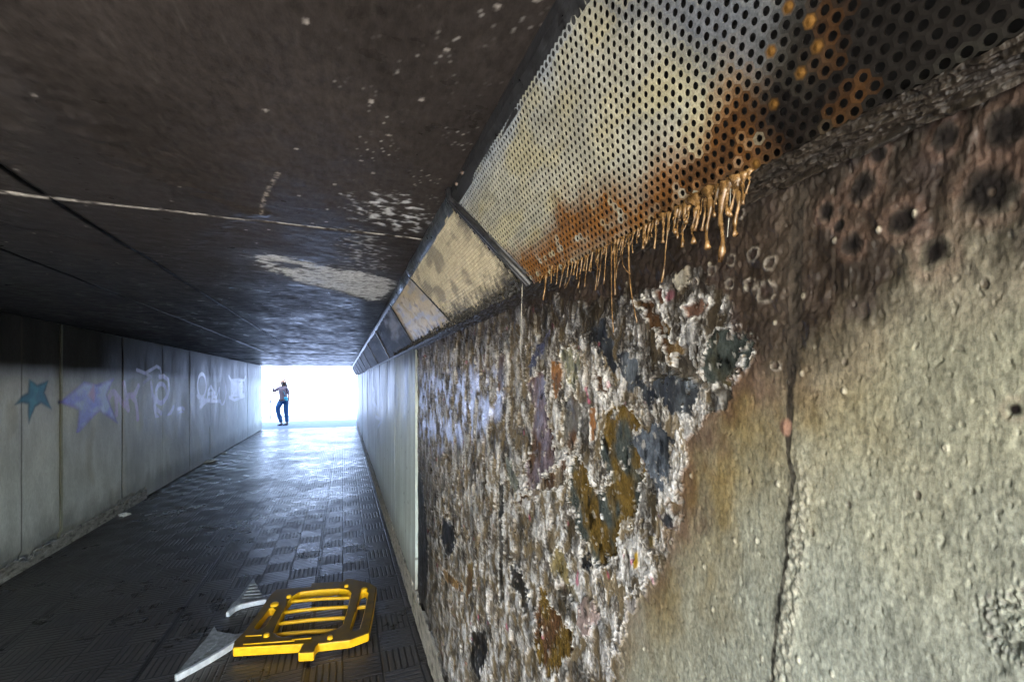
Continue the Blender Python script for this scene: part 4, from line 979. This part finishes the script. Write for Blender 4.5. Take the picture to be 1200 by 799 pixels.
# grey foot piece lying under / beside it
M_grt = plain('dirty_grey_plastic', (.24, .245, .25), .5, 0, .5, 40, .3); M_grl = plain('pale_grey_plastic', (.5, .52, .56), .45, 0, .2, 30, .2, col2=(.66, .68, .72))
foot = empty('barrier_foot'); fc = on_floor(262, 735); foot.matrix_basis = Matrix.Translation((*fc, 0)); tag(foot, 'grey white-edged pointed plastic barrier foot half under the yellow barrier', 'barrier foot')
def fp(pts, z): return [on_floor(195+x/5.962, 665+y/5.962, z) for x, y in pts]
FZ = .018
shape = fp([(605,75),(668,185),(760,230),(830,330),(780,520),(600,520),(492,498),(300,615),(75,735),(110,685),(180,600),(240,530),(275,492),(335,405),(355,442),(480,462),(640,430),(720,330),(690,225),(600,245),(500,270),(432,312),(428,290),(460,250),(512,198)], FZ)
child_fix(slab_mesh('foot_plate', shape, [], .002, FZ, [M_grt, M_grl], None, .003), foot)
def ribbon(pts, w, z0, z1):
    q = MB(); P = fp(pts, z1)
    for (ax, ay), (bx, by) in zip(P[:-1], P[1:]):
        d = Vector((bx-ax, by-ay, 0)); L_ = d.length; q.box(((ax+bx)/2, (ay+by)/2, (z0+z1)/2), (L_+w*.6, w, z1-z0), rz=math.atan2(d.y, d.x))
    return q
child_fix(ribbon([(75,740),(190,680),(300,620),(400,560),(490,502)], .024, .001, .036).build('rim', M_grl, bevel=.004), foot)
child_fix(ribbon([(432,306),(470,274),(520,252),(600,234),(690,216)], .022, .001, .034).build('rim', M_grl, bevel=.004), foot)
for k in range(7):
    t = k/7; a = (120+190*t, 705-160*t); b = (170+250*t, 655-130*t)
    child_fix(ribbon([a, (a[0]+70-10*t, a[1]-42)], .010, FZ-.002, FZ+.007).build('rib', M_grt, bevel=.002), foot)
for k in range(5):
    y = 110+22*k; w = 16+13*k; child_fix(ribbon([(600-w, y+8), (606+w, y)], .008, FZ-.002, FZ+.006).build('rib', M_grt, bevel=.002), foot)
(rx, ry), = fp([(600, 75)], 0)

# ------------------------------------------------------------------ PERSON (woman outside the exit)
pxx, pyy = on_floor(331.5, 498.2)
per = empty('person'); per.matrix_basis = Matrix.Translation((pxx, pyy, 0)) @ Matrix.Rotation(-YAW, 4, 'Z')
tag(per, 'woman with long dark hair, pinkish top and blue jeans standing in the tunnel exit', 'person')
K = .00326
def J(cx, cy, d=0): return ((cx-290)*K, d, (690-cy)*K)
M_skin = plain('skin', (.22, .12, .09), .5, 0, .05, 40, 0); M_hair = plain('dark_hair', (.03, .018, .018), .45, 0, .3, 80, .2)
M_top = plain('mauve_cotton_top', (.12, .085, .10), .85, 0, .1, 60, .2); M_jean = plain('blue_denim', (.012, .07, .20), .8, 0, .2, 60, .2); M_shoe = plain('dark_shoe', (.04, .03, .035), .5)
M_bag = plain('teal_bag_fabric', (.03, .3, .42), .6)
def skin_obj(name, pts, edges, rads, mat, parent, root=0, sub=2):
    me = bpy.data.meshes.new(name); me.from_pydata(pts, edges, []); me.update()
    o = link(name, me, mat, parent)
    sk = o.modifiers.new('skin', 'SKIN'); me.skin_vertices if me.skin_vertices else None
    if not me.skin_vertices:
        pass
    return o, sk
def skinned(name, pts, edges, rads, mat, parent, root=0, sub=2):
    import bmesh
    b = bmesh.new(); ly = b.verts.layers.skin.verify(); vs = []
    for i, p in enumerate(pts):
        v = b.verts.new(p); r = rads[i]; r = r if hasattr(r, '__len__') else (r, r); v[ly].radius = r; v[ly].use_root = (i == root); vs.append(v)
    for a, c in edges: b.edges.new((vs[a], vs[c]))
    me = bpy.data.meshes.new(name); b.to_mesh(me); b.free()
    o = link(name, me, mat, parent)
    s = o.modifiers.new('skin', 'SKIN'); s.use_smooth_shade = True
    u = o.modifiers.new('sub', 'SUBSURF'); u.levels = sub; u.render_levels = sub
    return o
# body: 0 pelvis .. continuous
P = [J(298,405), J(294,375), J(290,325), J(287,285), J(285,255), J(284,240), J(281,222), J(281,203), J(283,186),       # 0-8 pelvis, waist, chest, upper chest, neck base, neck, jaw, skull, crown
     J(262,272,-.04), J(228,300,-.10), J(206,316,-.16), J(225,290,-.26), J(240,272,-.30),                               # 9-13 left arm bent forward
     J(318,272,.05), J(336,310,.06), J(350,352,.04), J(354,395,.0), J(358,425,-.03),                                    # 14-18 right arm down
     J(280,425,-.05), J(245,500,-.10), J(258,590,-.05), J(280,668,-.02), J(262,684,-.07),                               # 19-23 left leg + toe
     J(316,425,.05), J(318,520,.04), J(322,600,.06), J(325,668,.08), J(312,684,.02)]                                    # 24-28 right leg + toe
E = [(0,1),(1,2),(2,3),(3,4),(4,5),(5,6),(6,7),(7,8),(3,9),(9,10),(10,11),(11,12),(12,13),(3,14),(14,15),(15,16),(16,17),(17,18),(0,19),(19,20),(20,21),(21,22),(22,23),(0,24),(24,25),(25,26),(26,27),(27,28)]
RD = [.125,.10,.11,.115,.06,.045,.06,.085,.055, .052,.042,.036,.030,.026, .052,.042,.036,.030,.026, .088,.065,.050,.036,.028, .088,.065,.050,.036,.028]
skinned('body', P, E, [r*1.0 for r in RD], M_skin, per)
# jeans
pj = [P[0], J(294,385)]+P[19:23]+P[24:28]
skinned('jeans', [P[0], J(295,388), P[19], P[20], P[21], J(278,660,-.02), P[24], P[25], P[26], J(324,660,.08)], [(0,1),(0,2),(2,3),(3,4),(4,5),(0,6),(6,7),(7,8),(8,9)], [.160,.135,.120,.094,.074,.078,.120,.094,.074,.078], M_jean, per)
skinned('top', [P[1], P[2], P[3], J(285,262), P[9], P[10], P[11], P[14], P[15], P[16], J(297,402)], [(0,1),(1,2),(2,3),(2,4),(4,5),(5,6),(2,7),(7,8),(8,9),(0,10)], [.140,.145,.142,.08,.074,.062,.052,.074,.062,.054,.150], M_top, per)
# hair: shell over the skull open at the face, and a long fall down the back
hx, hy, hz = J(283, 202)
V = []; F = []; nu, nv = 20, 12
for j in range(nv):
    for i in range(nu):
        a = 2*math.pi*i/nu; b = math.pi*j/(nv-1)
        dx, dy, dz = math.cos(a)*math.sin(b), math.sin(a)*math.sin(b), math.cos(b)
        front = max(0, -dx)                       # the face looks to the left of the picture
        r = .100-.022*front*(dz < .55)-.030*max(0, -dz)*(dx < .2)
        V.append((hx+.016+dx*r*.95, hy+dy*.080*(1-.12*front*(dz < .5)), hz+.018+dz*r*1.12+.004*math.sin(a*7)))
for j in range(nv-1):
    for i in range(nu):
        ii = (i+1) % nu; ca = math.cos(2*math.pi*(i+.5)/nu); cz = math.cos(math.pi*(j+.5)/(nv-1))
        if ca < -.15 and cz < .35: continue
        F.append((j*nu+i, (j+1)*nu+i, (j+1)*nu+ii, j*nu+ii))
hm = MB().add(V, F)
hm.tube([(hx+.05, 0, hz+.05), (hx+.080, .01, hz-.02), J(308, 232, .03), J(316, 258, .05), J(316, 285, .06), J(312, 300, .06)], [.045, .062, .066, .060, .040, .012], 12)
hm.tube([(hx-.01, -.06, hz+.03), (hx+.03, -.075, hz-.05), (hx+.05, -.08, hz-.14), (hx+.05, -.07, hz-.22)], [.02, .03, .03, .008], 10)
hm.build('hair', M_hair, per, smooth=True)
# face details
for dx in (-.002, .055):
    child = MB().tube([(hx-.056, -.035+dx, J(0,203)[2]), (hx-.064, -.035+dx, J(0,203)[2])], .009, 8).build('eye', M_hair, per, smooth=True)
MB().tube([(hx-.055, 0, J(0,203)[2]), (hx-.078, 0, J(0,210)[2]), (hx-.055, 0, J(0,213)[2])], [.006,.013,.008], 8).build('nose', M_skin, per, smooth=True)
for side, (a, b, d0, d1) in enumerate(((285,255,-.02,-.08), (330,300,.08,.01))):
    q = MB(); q.tube([J(a+2, 672, d0), J(a-6, 680, (d0+d1)/2), J(b+4, 684, d1), J(b-8, 686, d1-.03)], [.042,.044,.036,.02], 10); q.build('shoe', M_shoe, per, smooth=True)
def hand(tip, base, dirv):
    pts = [base]; ed = []; rd = [.03]; b = Vector(base); d = Vector(dirv).normalized(); side = d.cross(Vector((0, 0, 1))).normalized() if abs(d.z) < .9 else Vector((0, 1, 0))
    pts.append(tuple(b+d*.05)); ed.append((0, 1)); rd.append(.032)
    skinned('hand', pts, ed, rd, M_skin, per, 0, 1)
    for k, (o_, L_) in enumerate(((-.026,.062),(-.009,.074),(.009,.070),(.025,.056))):
        p0 = b+d*.055+side*o_; p1 = p0+d*L_*.5; p2 = p1+(d*.75+side.cross(d)*.5)*L_*.5
        skinned('finger', [tuple(p0), tuple(p1), tuple(p2)], [(0,1),(1,2)], [.010,.009,.008], M_skin, per, 0, 1)
    p0 = b+d*.02-side*.03; skinned('thumb', [tuple(p0), tuple(p0+(d-side).normalized()*.03), tuple(p0+(d*1.4-side*.6).normalized()*.06)], [(0,1),(1,2)], [.012,.011,.009], M_skin, per, 0, 1)
hand(None, J(238,274,-.30), (.7, .2, .5)); hand(None, J(358,425,-.03), (.1, -.1, -1))
bag = empty('handbag'); bag.matrix_basis = Matrix.Translation((pxx, pyy, 0)) @ Matrix.Rotation(-YAW, 4, 'Z'); tag(bag, 'small bright teal shoulder bag at the hip of the woman', 'bag')
MB().box((J(340,385)[0], -.10, J(0,396)[2]), (.12, .06, .14)).build('pouch', M_bag, bag, bevel=.02, seg=3)
MB().tube([J(330,360,-.10), J(318,320,-.11), J(300,285,-.10), J(290,262,-.02)], .008, 8).build('strap', M_bag, bag, smooth=True)
MB().box((J(292,412)[0], -.15, J(0,412)[2]), (.09, .02, .06)).build('pocket', M_shoe, bag, bevel=.006)

# ------------------------------------------------------------------ WORLD, SUN, CAMERA
w = bpy.data.worlds.new('World'); SC.world = w; w.use_nodes = True; nt = w.node_tree
sky = nt.nodes.new('ShaderNodeTexSky'); sky.sky_type = 'NISHITA'; sky.sun_disc = False
EL, AZ = R(38), R(197)        # azimuth clockwise from +Y : the sun stands behind the viewer
sky.sun_elevation = EL; sky.sun_rotation = AZ; sky.dust_density = .6; sky.air_density = 1.2
bg = nt.nodes['Background']; nt.links.new(sky.outputs[0], bg.inputs[0]); bg.inputs[1].default_value = .15
sun = bpy.data.lights.new('sun', 'SUN'); sun.energy = 4.5; sun.angle = R(.5); sun.color = (1, .95, .88)
so = bpy.data.objects.new('sun', sun); COL.objects.link(so)
d = Vector((math.sin(AZ)*math.cos(EL), math.cos(AZ)*math.cos(EL), math.sin(EL)))
so.rotation_euler = d.to_track_quat('Z', 'Y').to_euler()
cam = bpy.data.cameras.new('camera'); co = bpy.data.objects.new('camera', cam); COL.objects.link(co)
cam.sensor_width = 36; cam.lens = 36*FPX/1200; cam.shift_y = (VY-399.5)/1200; cam.clip_start = .02; cam.clip_end = 2000
co.location = (0, 0, EYE); co.rotation_euler = (R(90), 0, -YAW); SC.camera = co
SC.render.engine = 'CYCLES'; cy_ = SC.cycles; cy_.use_denoising = True; cy_.max_bounces = 10; cy_.diffuse_bounces = 6; cy_.glossy_bounces = 4
cy_.sample_clamp_indirect = 6; cy_.use_adaptive_sampling = True
SC.view_settings.view_transform = 'Standard'; SC.view_settings.look = 'None'; SC.view_settings.exposure = 4.1; SC.view_settings.gamma = 1
